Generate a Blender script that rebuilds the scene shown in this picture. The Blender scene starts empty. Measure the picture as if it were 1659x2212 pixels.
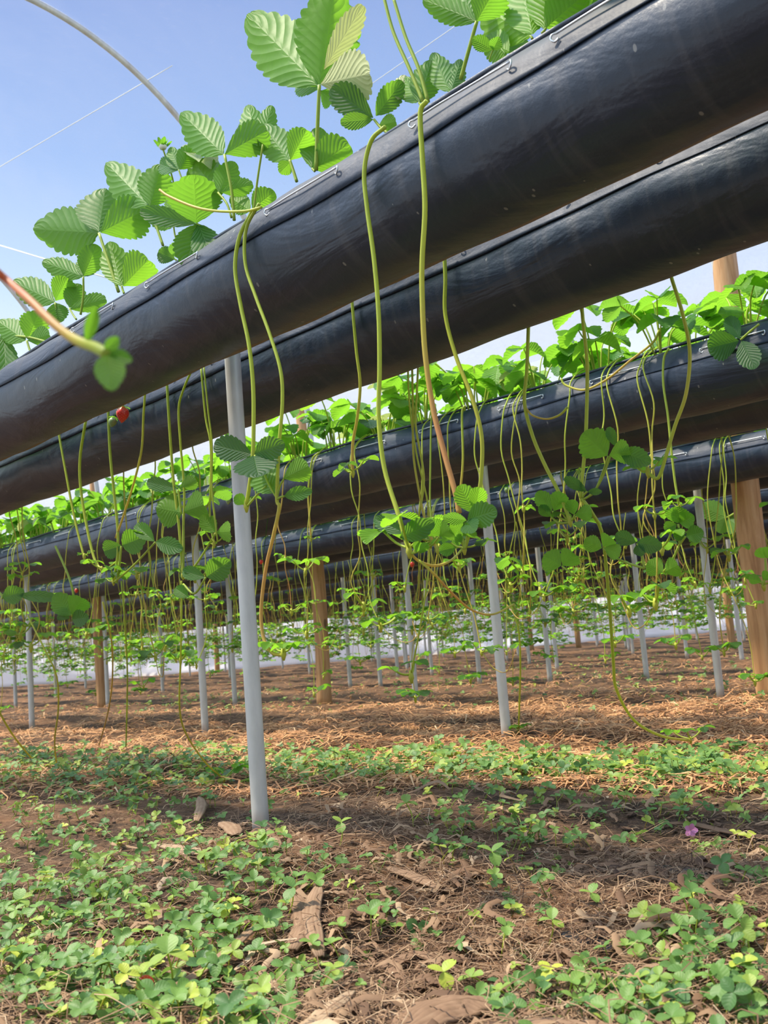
import bpy, math, random
import numpy as np
from mathutils import Vector, Matrix

random.seed(7); np.random.seed(7)
SCN = bpy.context.scene
COL = SCN.collection

# ------------------------------------------------------------------ camera
PITCH, ROLL, TH, F, EYE = 0.1229, -0.0772, 0.7378, 2256.7, 0.32
_f = np.array([0, math.cos(PITCH), math.sin(PITCH)])
_u0 = np.array([0, -math.sin(PITCH), math.cos(PITCH)])
_r0 = np.array([1.0, 0, 0])
CR = math.cos(ROLL) * _r0 + math.sin(ROLL) * _u0
CU = -math.sin(ROLL) * _r0 + math.cos(ROLL) * _u0
CF = _f
cam = bpy.data.cameras.new('camera')
camo = bpy.data.objects.new('camera', cam)
COL.objects.link(camo)
m = Matrix.Identity(4)
for i in range(3):
    m[i][0], m[i][1], m[i][2] = CR[i], CU[i], -CF[i]
m[2][3] = EYE
camo.matrix_world = m
cam.sensor_fit = 'HORIZONTAL'; cam.sensor_width = 36.0
cam.lens = 36.0 * F / 1659.0
cam.clip_start = 0.02; cam.clip_end = 300
cam.dof.use_dof = True; cam.dof.focus_distance = 1.7; cam.dof.aperture_fstop = 20.0
SCN.camera = camo
SCN.view_settings.view_transform = 'Standard'
SCN.view_settings.look = 'None'
SCN.view_settings.gamma = 1.0
SCN.view_settings.use_curve_mapping = False
SCN.view_settings.exposure = 0.3

# ------------------------------------------------------------------ sky and sun
def srgb(r, g, b):
    def c(v):
        v /= 255.0
        return v / 12.92 if v <= 0.04045 else ((v + 0.055) / 1.055) ** 2.4
    return (c(r), c(g), c(b), 1.0)

world = bpy.data.worlds.new('sky'); SCN.world = world; world.use_nodes = True
wt = world.node_tree; wt.nodes.clear()
wo = wt.nodes.new('ShaderNodeOutputWorld'); bg = wt.nodes.new('ShaderNodeBackground')
tc = wt.nodes.new('ShaderNodeTexCoord'); sx = wt.nodes.new('ShaderNodeSeparateXYZ')
rp = wt.nodes.new('ShaderNodeValToRGB')
wt.links.new(tc.outputs['Generated'], sx.inputs[0]); wt.links.new(sx.outputs['Z'], rp.inputs[0])
SUN_TO = Vector((-0.27 * math.cos(TH) - 0.34 * math.sin(TH), -0.27 * math.sin(TH) + 0.34 * math.cos(TH), 0.90)).normalized()
# the hazy sky is brighter round the sun
dn = wt.nodes.new('ShaderNodeVectorMath'); dn.operation = 'DOT_PRODUCT'; dn.inputs[1].default_value = SUN_TO
wt.links.new(tc.outputs['Generated'], dn.inputs[0])
mr = wt.nodes.new('ShaderNodeMapRange'); mr.interpolation_type = 'SMOOTHSTEP'
mr.inputs['From Min'].default_value = .70; mr.inputs['From Max'].default_value = 1.0; mr.inputs['To Min'].default_value = 0; mr.inputs['To Max'].default_value = 4.0
wt.links.new(dn.outputs['Value'], mr.inputs['Value'])
gl = wt.nodes.new('ShaderNodeMix'); gl.data_type = 'RGBA'; gl.blend_type = 'ADD'; gl.inputs[0].default_value = 1.0
gv = wt.nodes.new('ShaderNodeVectorMath'); gv.operation = 'SCALE'; gv.inputs[0].default_value = (.80, .90, 1.0)
wt.links.new(mr.outputs[0], gv.inputs['Scale']); wt.links.new(rp.outputs[0], gl.inputs[6]); wt.links.new(gv.outputs[0], gl.inputs[7])
wt.links.new(gl.outputs[2], bg.inputs[0]); wt.links.new(bg.outputs[0], wo.inputs[0])
e = rp.color_ramp.elements
e[0].position = 0.0; e[0].color = srgb(240, 247, 250)
e[1].position = 1.0; e[1].color = srgb(112, 150, 220)
for pos, c in ((0.25, (232, 246, 252)), (0.34, (190, 216, 246)), (0.44, (150, 182, 230)), (0.58, (122, 150, 206))):
    q = e.new(pos); q.color = srgb(*c)
bg.inputs['Strength'].default_value = 1.0

sun = bpy.data.lights.new('sun', 'SUN'); suno = bpy.data.objects.new('sun', sun); COL.objects.link(suno)
sun.energy = 6.0; sun.angle = math.radians(3.0); sun.color = (1.0, 0.87, 0.68)
suno.rotation_euler = SUN_TO.to_track_quat('Z', 'Y').to_euler()

# ------------------------------------------------------------------ layout numbers
N2 = np.array([math.cos(TH), math.sin(TH), 0.0])     # across the rows, away from the viewer
U2 = np.array([-math.sin(TH), math.cos(TH), 0.0])    # along the rows, away to the left
P1, SP, HS, R, KZ = 1.085, 1.2833, 0.168, 0.0855, 0.56 + EYE   # first row, row spacing, half pair spacing, trough radius, trough axis height
ZTOP = KZ + R

def W(p, t, z): return p * N2 + t * U2 + np.array([0, 0, z])

def ray(px, py):
    d = CF + (px - 829.5) / F * CR - (py - 1106.0) / F * CU
    return d

def PX(px, py, p):
    """point of the vertical plane at distance p across the rows that is seen in that direction"""
    d = ray(px, py); q = d * (p / (d @ N2)); q = q + np.array([0, 0, EYE]); return q

def hgt(x, y):
    return (0.012 * np.sin(5.3 * x - .8) * np.sin(6.1 * y + .9) + 0.010 * np.sin(3.1 * x + 1.3) * np.cos(2.7 * y + .4) + 0.007 * np.sin(7.3 * x - 2.2 * y) + 0.005 * np.cos(9.1 * y + 4.0 * x)
            + 0.003 * np.sin(21 * x + 3) * np.sin(19 * y + 1))

def GX(px, py):
    d = ray(px, py); q = d * (-EYE / d[2]); q = q + np.array([0, 0, EYE]); q[2] = float(hgt(q[0], q[1])); return q

def depth(P): return float((P - np.array([0, 0, EYE])) @ CF)

# ------------------------------------------------------------------ node helpers
def mat(name):
    m = bpy.data.materials.new(name); m.use_nodes = True
    nt = m.node_tree; nt.nodes.clear()
    out = nt.nodes.new('ShaderNodeOutputMaterial')
    return m, nt, out

def nd(nt, typ, **kw):
    n = nt.nodes.new(typ)
    for k, v in kw.items():
        if k.startswith('i_'):
            key = k[2:].replace('_', ' ')
            n.inputs[key].default_value = v
        else: setattr(n, k, v)
    return n

def math_(nt, op, a, b=None, clamp=False):
    n = nt.nodes.new('ShaderNodeMath'); n.operation = op; n.use_clamp = clamp
    for i, v in enumerate((a, b)):
        if v is None: continue
        if isinstance(v, (int, float)): n.inputs[i].default_value = v
        else: nt.links.new(v, n.inputs[i])
    return n.outputs[0]

def mixc(nt, fac, a, b, blend='MIX'):
    n = nt.nodes.new('ShaderNodeMix'); n.data_type = 'RGBA'; n.blend_type = blend
    for idx, v in ((0, fac), (6, a), (7, b)):
        if isinstance(v, (int, float, tuple)): n.inputs[idx].default_value = v
        else: nt.links.new(v, n.inputs[idx])
    return n.outputs[2]

def ramp(nt, fac, stops):
    n = nt.nodes.new('ShaderNodeValToRGB'); nt.links.new(fac, n.inputs[0])
    e = n.color_ramp.elements
    e[0].position, e[0].color = stops[0]; e[1].position, e[1].color = stops[-1]
    for p, c in stops[1:-1]:
        q = e.new(p); q.color = c
    return n.outputs[0]

def noise(nt, scale, detail=3, rough=.5, vec=None, dist=0.0):
    n = nd(nt, 'ShaderNodeTexNoise'); n.inputs['Scale'].default_value = scale
    n.inputs['Detail'].default_value = detail; n.inputs['Roughness'].default_value = rough
    n.inputs['Distortion'].default_value = dist
    if vec is not None: nt.links.new(vec, n.inputs['Vector'])
    return n.outputs['Fac']

def mapping(nt, src, scale=(1, 1, 1), rot=(0, 0, 0)):
    n = nd(nt, 'ShaderNodeMapping'); n.inputs['Scale'].default_value = scale; n.inputs['Rotation'].default_value = rot
    nt.links.new(src, n.inputs['Vector']); return n.outputs[0]

def objco(nt): return nd(nt, 'ShaderNodeTexCoord').outputs['Object']

def bump(nt, h, s=.5, d=.01):
    n = nd(nt, 'ShaderNodeBump'); n.inputs['Strength'].default_value = s; n.inputs['Distance'].default_value = d
    nt.links.new(h, n.inputs['Height']); return n.outputs[0]

def principled(nt, out, col, rough=.5, metal=0.0, spec=.5, nrm=None):
    b = nd(nt, 'ShaderNodeBsdfPrincipled')
    for key, v in (('Base Color', col), ('Roughness', rough), ('Metallic', metal), ('Specular IOR Level', spec)):
        if isinstance(v, (int, float, tuple)): b.inputs[key].default_value = v
        else: nt.links.new(v, b.inputs[key])
    if nrm is not None: nt.links.new(nrm, b.inputs['Normal'])
    if out is not None: nt.links.new(b.outputs[0], out.inputs[0])
    return b

def simple(name, col, rough=.6, metal=0.0, var=.25, scale=30, spec=.5):
    m, nt, out = mat(name)
    n = noise(nt, scale, 4, .6, objco(nt))
    d = tuple(c * (1 - var) for c in col[:3]) + (1,); l = tuple(min(1, c * (1 + var)) for c in col[:3]) + (1,)
    principled(nt, out, mixc(nt, n, d, l), rough, metal, spec, bump(nt, n, .3, .002))
    return m

# leaf: two-sided, veined, translucent
def leaf_material(name, dark, mid, bright, back, trans, tamount=.45, vein=10.0, vs=1.0):
    m, nt, out = mat(name)
    at = nd(nt, 'ShaderNodeAttribute'); at.attribute_name = 'tint'
    oi = nd(nt, 'ShaderNodeObjectInfo')
    t = math_(nt, 'ADD', at.outputs['Fac'], math_(nt, 'MULTIPLY', math_(nt, 'SUBTRACT', oi.outputs['Random'], .5), .25), True)
    top = ramp(nt, t, [(0, dark), (.5, mid), (1, bright)])
    uv = nd(nt, 'ShaderNodeUVMap'); s = nd(nt, 'ShaderNodeSeparateXYZ'); nt.links.new(uv.outputs[0], s.inputs[0])
    ax = math_(nt, 'ABSOLUTE', math_(nt, 'SUBTRACT', math_(nt, 'MULTIPLY', s.outputs[0], 2.0), 1.0))
    ph = math_(nt, 'MULTIPLY', math_(nt, 'SUBTRACT', s.outputs[1], math_(nt, 'MULTIPLY', ax, .28)), vein * math.pi)
    sn = math_(nt, 'ABSOLUTE', math_(nt, 'SINE', ph))
    nz = noise(nt, 90, 2, .5, objco(nt))
    mid_v = math_(nt, 'MULTIPLY', ax, 9.0, True)
    h = math_(nt, 'ADD', math_(nt, 'MULTIPLY', math_(nt, 'MINIMUM', sn, mid_v), 1.0), math_(nt, 'MULTIPLY', nz, .5))
    vm = math_(nt, 'SUBTRACT', 1.0, math_(nt, 'MULTIPLY', math_(nt, 'MINIMUM', sn, mid_v), 5.0, True))
    top2 = mixc(nt, math_(nt, 'MULTIPLY', vm, .35 * vs), top, back)
    top2 = mixc(nt, math_(nt, 'MULTIPLY', math_(nt, 'SUBTRACT', nz, .35), .5, True), top2, tuple(c * .6 for c in dark[:3]) + (1,))
    geo = nd(nt, 'ShaderNodeNewGeometry')
    back2 = mixc(nt, .42, top2, back)
    c = mixc(nt, geo.outputs['Backfacing'], top2, back2)
    b = bump(nt, h, .42 * vs, .0018)
    pr = principled(nt, None, c, .5, 0, .35, b)
    tr = nd(nt, 'ShaderNodeBsdfTranslucent'); nt.links.new(mixc(nt, .45, top2, trans), tr.inputs[0]); nt.links.new(b, tr.inputs[1])
    ms = nd(nt, 'ShaderNodeMixShader'); ms.inputs[0].default_value = tamount
    nt.links.new(pr.outputs[0], ms.inputs[1]); nt.links.new(tr.outputs[0], ms.inputs[2]); nt.links.new(ms.outputs[0], out.inputs[0])
    return m

M = {}
M['leaf'] = leaf_material('strawberry leaf', (.018, .085, .040, 1), (.07, .25, .025, 1), (.24, .50, .03, 1), (.22, .40, .08, 1), (.40, .80, .03, 1), .58)
M['pale_leaf'] = leaf_material('pale leaf', (.25, .36, .13, 1), (.42, .50, .20, 1), (.6, .62, .28, 1), (.62, .62, .32, 1), (.6, .75, .15, 1), .35)
M['clover'] = leaf_material('clover leaf', (.05, .14, .045, 1), (.17, .31, .065, 1), (.50, .56, .07, 1), (.30, .45, .16, 1), (.45, .7, .08, 1), .3, 5.0, .22)

def stem_material():
    m, nt, out = mat('runner stem')
    at = nd(nt, 'ShaderNodeAttribute'); at.attribute_name = 'tint'
    c = ramp(nt, at.outputs['Fac'], [(0, (.22, .38, .06, 1)), (.35, (.56, .66, .07, 1)), (.6, (.68, .55, .09, 1)), (1, (.68, .22, .13, 1))])
    nz = noise(nt, 60, 3, .5, objco(nt))
    c = mixc(nt, math_(nt, 'MULTIPLY', nz, .3), c, (.25, .3, .06, 1))
    pr = principled(nt, None, c, .5, 0, .4, bump(nt, nz, .2, .001))
    tr = nd(nt, 'ShaderNodeBsdfTranslucent'); nt.links.new(c, tr.inputs[0])
    ms = nd(nt, 'ShaderNodeMixShader'); ms.inputs[0].default_value = .3
    nt.links.new(pr.outputs[0], ms.inputs[1]); nt.links.new(tr.outputs[0], ms.inputs[2]); nt.links.new(ms.outputs[0], out.inputs[0])
    return m
M['stem'] = stem_material()

def film_black(rough0=.30, spec=.65, name='black trough film'):
    """black polythene trough; object axes: x along the trough, y across (away), z up"""
    m, nt, out = mat(name)
    oc = objco(nt); s = nd(nt, 'ShaderNodeSeparateXYZ'); nt.links.new(oc, s.inputs[0])
    wr = noise(nt, 9, 4, .55, mapping(nt, oc, (.35, 1, 1)), 1.0)
    fine = noise(nt, 260, 3, .6, oc)
    streak = noise(nt, 60, 3, .6, mapping(nt, oc, (1, .12, .12)))
    sp = nd(nt, 'ShaderNodeTexVoronoi'); sp.inputs['Scale'].default_value = 42; nt.links.new(mapping(nt, oc, (1, .7, .5)), sp.inputs['Vector'])
    spots = math_(nt, 'LESS_THAN', sp.outputs['Distance'], .085)
    sel = math_(nt, 'GREATER_THAN', noise(nt, 25, 1, .5, oc), .53)
    spots = math_(nt, 'MULTIPLY', spots, sel)
    c = mixc(nt, wr, (.006, .015, .034, 1), (.012, .025, .050, 1))
    c = mixc(nt, math_(nt, 'MULTIPLY', math_(nt, 'SUBTRACT', streak, .5), 1.2, True), c, (.10, .10, .11, 1))
    c = mixc(nt, math_(nt, 'MULTIPLY', spots, .5), c, (.30, .30, .28, 1))
    # brown drip line where the water collects under the trough
    ang = math_(nt, 'ARCTAN2', s.outputs['Y'], math_(nt, 'MULTIPLY', s.outputs['Z'], -1.0))   # 0 at the bottom, + away
    d = math_(nt, 'ABSOLUTE', math_(nt, 'SUBTRACT', ang, .40))
    band = math_(nt, 'SUBTRACT', 1.0, math_(nt, 'DIVIDE', d, math_(nt, 'ADD', .02, math_(nt, 'MULTIPLY', noise(nt, 22, 4, .7, oc), .36))), True)
    bn = math_(nt, 'MULTIPLY', math_(nt, 'MULTIPLY', band, 2.6, True), math_(nt, 'ADD', .3, noise(nt, 70, 4, .7, oc)), True)
    c = mixc(nt, math_(nt, 'MULTIPLY', bn, .75), c, mixc(nt, noise(nt, 130, 3, .6, oc), (.10, .055, .03, 1), (.42, .28, .14, 1)))
    rg = math_(nt, 'ADD', rough0, math_(nt, 'ADD', math_(nt, 'MULTIPLY', streak, .22), math_(nt, 'MULTIPLY', bn, .4)))
    h = math_(nt, 'ADD', wr, math_(nt, 'MULTIPLY', fine, .04))
    principled(nt, out, c, rg, 0, spec, bump(nt, h, .38, .02))
    return m
M['film'] = film_black()
M['flap'] = film_black(.46, .32, 'black folded film')

def galv():
    m, nt, out = mat('galvanised steel')
    oc = objco(nt)
    n1 = noise(nt, 45, 4, .6, mapping(nt, oc, (1, 1, .25)))
    n2 = noise(nt, 12, 3, .6, mapping(nt, oc, (1, 1, .3)))
    c = mixc(nt, n1, (.40, .42, .41, 1), (.74, .73, .69, 1))
    c = mixc(nt, math_(nt, 'MULTIPLY', math_(nt, 'SUBTRACT', n2, .52), 2.0, True), c, (.38, .29, .20, 1))
    principled(nt, out, c, .42, .2, .5, bump(nt, n1, .15, .001))
    return m
M['galv'] = galv()
M['wire'] = simple('bright wire', (.62, .64, .66, 1), .3, .7, .1)
M['bracket'] = simple('bracket steel', (.20, .21, .22, 1), .5, .6, .2)

def wood():
    m, nt, out = mat('peeled wood')
    oc = objco(nt)
    g = noise(nt, 26, 5, .65, mapping(nt, oc, (1, 1, .09)), .6)
    b = noise(nt, 5, 3, .5, mapping(nt, oc, (1, 1, .4)))
    kn = nd(nt, 'ShaderNodeTexVoronoi'); kn.inputs['Scale'].default_value = 5; nt.links.new(mapping(nt, oc, (1, 1, .5)), kn.inputs['Vector'])
    c = ramp(nt, g, [(.25, (.24, .11, .045, 1)), (.5, (.52, .29, .13, 1)), (.75, (.66, .42, .22, 1))])
    c = mixc(nt, math_(nt, 'MULTIPLY', math_(nt, 'LESS_THAN', kn.outputs['Distance'], .12), .7), c, (.10, .05, .03, 1))
    c = mixc(nt, math_(nt, 'MULTIPLY', math_(nt, 'SUBTRACT', b, .5), 1.4, True), c, (.30, .16, .08, 1))
    principled(nt, out, c, .75, 0, .3, bump(nt, g, .6, .006))
    return m
M['wood'] = wood()

def ground_mat():
    m, nt, out = mat('soil under the rows')
    oc = objco(nt)
    a = noise(nt, 1.1, 4, .6, oc); b = noise(nt, 14, 6, .7, oc); f = noise(nt, 120, 4, .7, oc)
    c = ramp(nt, b, [(.3, (.022, .015, .011, 1)), (.5, (.07, .042, .026, 1)), (.7, (.22, .12, .062, 1))])
    c = mixc(nt, math_(nt, 'MULTIPLY', math_(nt, 'SUBTRACT', a, .45), 2.4, True), c, (.34, .17, .08, 1))
    c = mixc(nt, math_(nt, 'MULTIPLY', math_(nt, 'SUBTRACT', f, .5), 1.5, True), c, (.45, .30, .17, 1))
    principled(nt, out, c, .9, 0, .2, bump(nt, math_(nt, 'ADD', b, math_(nt, 'MULTIPLY', f, .4)), 1.0, .02))
    return m
M['ground'] = ground_mat()

def tinted(name, stops, rough=.8, trans=0.0, scale=40):
    m, nt, out = mat(name)
    at = nd(nt, 'ShaderNodeAttribute'); at.attribute_name = 'tint'
    c = ramp(nt, at.outputs['Fac'], stops)
    nz = noise(nt, scale, 4, .6, objco(nt))
    c = mixc(nt, math_(nt, 'MULTIPLY', nz, .45), c, tuple(v * .35 for v in stops[0][1][:3]) + (1,))
    pr = principled(nt, None if trans else out, c, rough, 0, .25, bump(nt, nz, .5, .003))
    if trans:
        tr = nd(nt, 'ShaderNodeBsdfTranslucent'); nt.links.new(c, tr.inputs[0])
        ms = nd(nt, 'ShaderNodeMixShader'); ms.inputs[0].default_value = trans
        nt.links.new(pr.outputs[0], ms.inputs[1]); nt.links.new(tr.outputs[0], ms.inputs[2]); nt.links.new(ms.outputs[0], out.inputs[0])
    return m
M['straw'] = tinted('dry straw', [(0, (.17, .085, .045, 1)), (.35, (.54, .27, .12, 1)), (.7, (.84, .47, .21, 1)), (1, (.88, .66, .40, 1))], .7, .15)
M['dead'] = tinted('dead blades', [(0, (.07, .04, .025, 1)), (.35, (.24, .14, .08, 1)), (.7, (.46, .31, .18, 1)), (1, (.62, .47, .31, 1))], .75, .15)
M['husk'] = tinted('dry husk', [(0, (.12, .065, .038, 1)), (.5, (.30, .185, .11, 1)), (1, (.52, .38, .24, 1))], .75, .1)
M['berry'] = simple('ripe berry', (.72, .03, .025, 1), .3, 0, .15, 60, .6)
M['green_berry'] = simple('unripe berry', (.22, .32, .12, 1), .5, 0, .2, 60)
M['seed'] = simple('berry seed', (.75, .5, .12, 1), .5)
M['petal_pink'] = simple('pink petal', (.62, .25, .45, 1), .6)
M['petal_white'] = simple('white petal', (.85, .85, .75, 1), .6, 0, .08)
M['shell'] = simple('snail shell', (.62, .45, .28, 1), .35, 0, .3, 80)
M['darkwood'] = simple('dark rotten stick', (.10, .055, .035, 1), .85, 0, .4, 30)
M['rubber'] = simple('black plastic scrap', (.012, .016, .022, 1), .4, 0, .4, 20)

def tunnel_film():
    m, nt, out = mat('clear tunnel film')
    oc = objco(nt)
    n1 = noise(nt, 1.6, 4, .6, oc, .5)
    n2 = noise(nt, 55, 3, .7, mapping(nt, oc, (.05, 1, 1)))
    n3 = noise(nt, 240, 2, .6, oc)
    d = math_(nt, 'ADD', math_(nt, 'MULTIPLY', n1, .20), math_(nt, 'MULTIPLY', math_(nt, 'SUBTRACT', n2, .55, True), .22))
    d = math_(nt, 'ADD', d, math_(nt, 'MULTIPLY', math_(nt, 'SUBTRACT', n3, .6, True), .4))
    tp = nd(nt, 'ShaderNodeBsdfTransparent'); tp.inputs[0].default_value = (.985, .985, .995, 1)
    df = nd(nt, 'ShaderNodeBsdfDiffuse'); df.inputs[0].default_value = (.62, .60, .64, 1)
    tl = nd(nt, 'ShaderNodeBsdfTranslucent'); tl.inputs[0].default_value = (.62, .60, .66, 1)
    m1 = nd(nt, 'ShaderNodeMixShader'); m1.inputs[0].default_value = .5
    nt.links.new(df.outputs[0], m1.inputs[1]); nt.links.new(tl.outputs[0], m1.inputs[2])
    m2 = nd(nt, 'ShaderNodeMixShader'); nt.links.new(d, m2.inputs[0])
    nt.links.new(tp.outputs[0], m2.inputs[1]); nt.links.new(m1.outputs[0], m2.inputs[2]); nt.links.new(m2.outputs[0], out.inputs[0])
    return m
M['tunnel'] = tunnel_film()

def white_sheet():
    m, nt, out = mat('white side sheet')
    oc = objco(nt)
    n = noise(nt, 1.2, 4, .6, mapping(nt, oc, (1, 1, .4)))
    c = mixc(nt, n, (.95, .95, .96, 1), (.99, .99, .99, 1))
    pr = principled(nt, None, c, .5, 0, .4)
    tl = nd(nt, 'ShaderNodeBsdfTranslucent'); nt.links.new(c, tl.inputs[0])
    ms = nd(nt, 'ShaderNodeMixShader'); ms.inputs[0].default_value = .75
    nt.links.new(pr.outputs[0], ms.inputs[1]); nt.links.new(tl.outputs[0], ms.inputs[2]); nt.links.new(ms.outputs[0], out.inputs[0])
    return m
M['sheet'] = white_sheet()

# ------------------------------------------------------------------ mesh builder
class MB:
    def __init__(s): s.v = []; s.f = []; s.uv = []; s.t = []; s.m = []; s.n = 0
    def add(s, verts, faces, uv=None, tint=.5, mi=0):
        verts = np.asarray(verts, float); k = len(verts)
        s.v.append(verts); s.uv.append(np.zeros((k, 2)) if uv is None else np.asarray(uv, float))
        s.t.append(np.full(k, tint) if np.isscalar(tint) else np.asarray(tint, float))
        f = np.asarray(faces, int).reshape(-1, 4) + s.n
        s.f.append(f); s.m.append(np.full(len(f), mi)); s.n += k
    def arrays(s):
        return (np.concatenate(s.v), np.concatenate(s.f), np.concatenate(s.uv), np.concatenate(s.t), np.concatenate(s.m))
    def mesh(s, name, mats, smooth=True): return mesh_from(name, s.arrays(), mats, smooth)

def mesh_from(name, arr, mats, smooth=True):
    v, f, uv, t, mi = arr
    me = bpy.data.meshes.new(name)
    me.vertices.add(len(v)); me.vertices.foreach_set('co', v.astype(np.float32).ravel())
    # quads whose last two corners coincide are stored as triangles
    tri = f[:, 2] == f[:, 3]
    tot = np.where(tri, 3, 4); start = np.concatenate([[0], np.cumsum(tot)[:-1]])
    mask = np.ones_like(f, bool); mask[:, 3] = ~tri
    loops = f[mask]
    me.loops.add(len(loops)); me.loops.foreach_set('vertex_index', loops.astype(np.int32))
    me.polygons.add(len(f)); me.polygons.foreach_set('loop_start', start.astype(np.int32))
    me.polygons.foreach_set('material_index', mi.astype(np.int32))
    me.polygons.foreach_set('use_smooth', np.full(len(f), smooth))
    me.update(calc_edges=True)
    l = me.uv_layers.new(name='UVMap'); l.data.foreach_set('uv', uv[loops].astype(np.float32).ravel())
    a = me.attributes.new('tint', 'FLOAT', 'POINT'); a.data.foreach_set('value', t.astype(np.float32))
    for x in mats: me.materials.append(x)
    me.validate()
    return me

def link(name, me, parent=None, loc=None):
    o = bpy.data.objects.new(name, me); COL.objects.link(o)
    if parent is not None: o.parent = parent
    if loc is not None: o.location = loc
    return o

def tag(o, label, cat, group=None, kind=None):
    if label: o['label'] = label
    if cat: o['category'] = cat
    if group: o['group'] = group
    if kind: o['kind'] = kind
    return o

def nrm(a):
    a = np.asarray(a, float); l = np.linalg.norm(a); return a / l if l > 1e-9 else a

def smooth(pts, k=5):
    P = np.asarray(pts, float)
    if len(P) < 3: k = max(k, 2)
    out = []
    Q = np.vstack([2 * P[0] - P[1], P, 2 * P[-1] - P[-2]])
    for i in range(1, len(Q) - 2):
        a, b, c, d = Q[i - 1], Q[i], Q[i + 1], Q[i + 2]
        for j in range(k):
            t = j / k
            out.append(.5 * ((2 * b) + (-a + c) * t + (2 * a - 5 * b + 4 * c - d) * t * t + (-a + 3 * b - 3 * c + d) * t ** 3))
    out.append(P[-1]); return np.array(out)

def tube(mb, pts, rad, sides=6, tint=.5, mi=0, cap=True):
    P = np.asarray(pts, float); n = len(P)
    rad = np.full(n, rad) if np.isscalar(rad) else np.interp(np.linspace(0, 1, n), np.linspace(0, 1, len(rad)), rad)
    tn = np.full(n, tint) if np.isscalar(tint) else np.interp(np.linspace(0, 1, n), np.linspace(0, 1, len(tint)), tint)
    T = np.gradient(P, axis=0); T /= np.maximum(np.linalg.norm(T, axis=1, keepdims=True), 1e-9)
    a = nrm(np.cross(T[0], [0.3, .9, .1]) if abs(T[0][1]) < .9 else np.cross(T[0], [1, 0, 0]))
    vs = []
    ang = np.linspace(0, 2 * math.pi, sides, endpoint=False)
    for i in range(n):
        a = nrm(a - T[i] * (a @ T[i])); b = np.cross(T[i], a)
        vs.append(P[i] + rad[i] * (np.cos(ang)[:, None] * a + np.sin(ang)[:, None] * b))
    v = np.concatenate(vs); fs = []
    for i in range(n - 1):
        for j in range(sides):
            k = (j + 1) % sides
            fs.append((i * sides + j, i * sides + k, (i + 1) * sides + k, (i + 1) * sides + j))
    tt = np.repeat(tn, sides)
    if cap:
        v = np.vstack([v, P[0], P[-1]]); tt = np.append(tt, [tn[0], tn[-1]])
        c0, c1 = n * sides, n * sides + 1
        for j in range(sides):
            k = (j + 1) % sides
            fs.append((j, c0, k, k)); o = (n - 1) * sides; fs.append((o + j, o + k, c1, c1))
    mb.add(v, fs, None, tt, mi)

def leaflet(mb, P0, D, N, L, Wd, fold=.25, bend=.15, nu=16, nv=3, tint=.5, mi=0, corr=.012, teeth=.13, roll=0.0, pinch=0.0):
    """one serrated strawberry leaflet: base P0, direction D, upper side N"""
    D = nrm(D); N = nrm(N - D * (N @ D)); S = np.cross(D, N)
    if roll: S, N = S * math.cos(roll) + N * math.sin(roll), N * math.cos(roll) - S * math.sin(roll)
    s = np.linspace(0, 1, nu + 1); w = np.sin(math.pi * np.clip(s, 0, .985) ** 1.25) ** .62; w[0] = .03
    x = np.linspace(-1, 1, 2 * nv + 1)
    SS, XX = np.meshgrid(s, x, indexing='ij'); WW = np.repeat(w[:, None], len(x), 1)
    edge = (np.abs(XX) > .99)
    kt = nu / 4 if nu >= 28 else nu / 2
    zig = (np.abs(np.sin(math.pi * kt * s)) ** .8)[:, None]
    if nu >= 28: teeth = teeth * 1.25
    wid = XX * WW * Wd / 2 * (1 + edge * teeth * zig)
    lon = SS * L + edge * zig * teeth * .35 * L * .5
    h = fold * np.abs(XX) ** 1.3 * WW * Wd / 2 - bend * L * SS ** 2 - pinch * Wd * (np.abs(XX) ** 2.5) * WW
    h = h + corr * L * np.sin(2 * math.pi * 4 * (SS - .28 * np.abs(XX))) * np.minimum(np.abs(XX) * 1.5, 1)
    wid = wid * (1 - .12 * fold)
    v = P0 + lon[..., None] * D + wid[..., None] * S + h[..., None] * N
    c = len(x); fs = [(i * c + j, i * c + j + 1, (i + 1) * c + j + 1, (i + 1) * c + j) for i in range(nu) for j in range(c - 1)]
    uv = np.stack([(XX + 1) / 2, SS], -1).reshape(-1, 2)
    mb.add(v.reshape(-1, 3), fs, uv, tint, mi)

def trifoliate(mb, node, out, up, L, nu=12, nv=2, tint=.5, mi=0, rnd=random, droop=.35, fold=.3, spread=1.75):
    """three leaflets round a node; out = direction of the middle leaflet, up = upper side"""
    out = nrm(out); up = nrm(up - out * (up @ out)); side = np.cross(out, up)
    for a, k in ((0, 1.0), (spread, .9), (-spread, .9)):
        a += rnd.uniform(-.15, .15)
        d = out * math.cos(a) + side * math.sin(a) - up * droop * rnd.uniform(.3, 1.2)
        l = L * k * rnd.uniform(.88, 1.08)
        leaflet(mb, node, d, up, l, l * rnd.uniform(.82, .98), fold * rnd.uniform(.3, 1.4), rnd.uniform(.05, .3), nu, nv, min(1, max(0, tint + rnd.uniform(-.1, .1))), mi)

ORD = ['first', 'second', 'third', 'fourth', 'fifth', 'sixth', 'seventh', 'eighth', 'ninth', 'tenth', 'eleventh', 'twelfth', 'thirteenth', 'fourteenth',
       'fifteenth', 'sixteenth', 'seventeenth', 'eighteenth', 'nineteenth', 'twentieth']
TEN = ['', '', 'twenty', 'thirty', 'forty', 'fifty', 'sixty', 'seventy', 'eighty', 'ninety']
def ordn(i):
    if i < 20: return ORD[i]
    i += 1
    if i % 10 == 0: return TEN[i // 10][:-1] + 'ieth'
    return TEN[i // 10] + '-' + ORD[i % 10 - 1]

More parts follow.
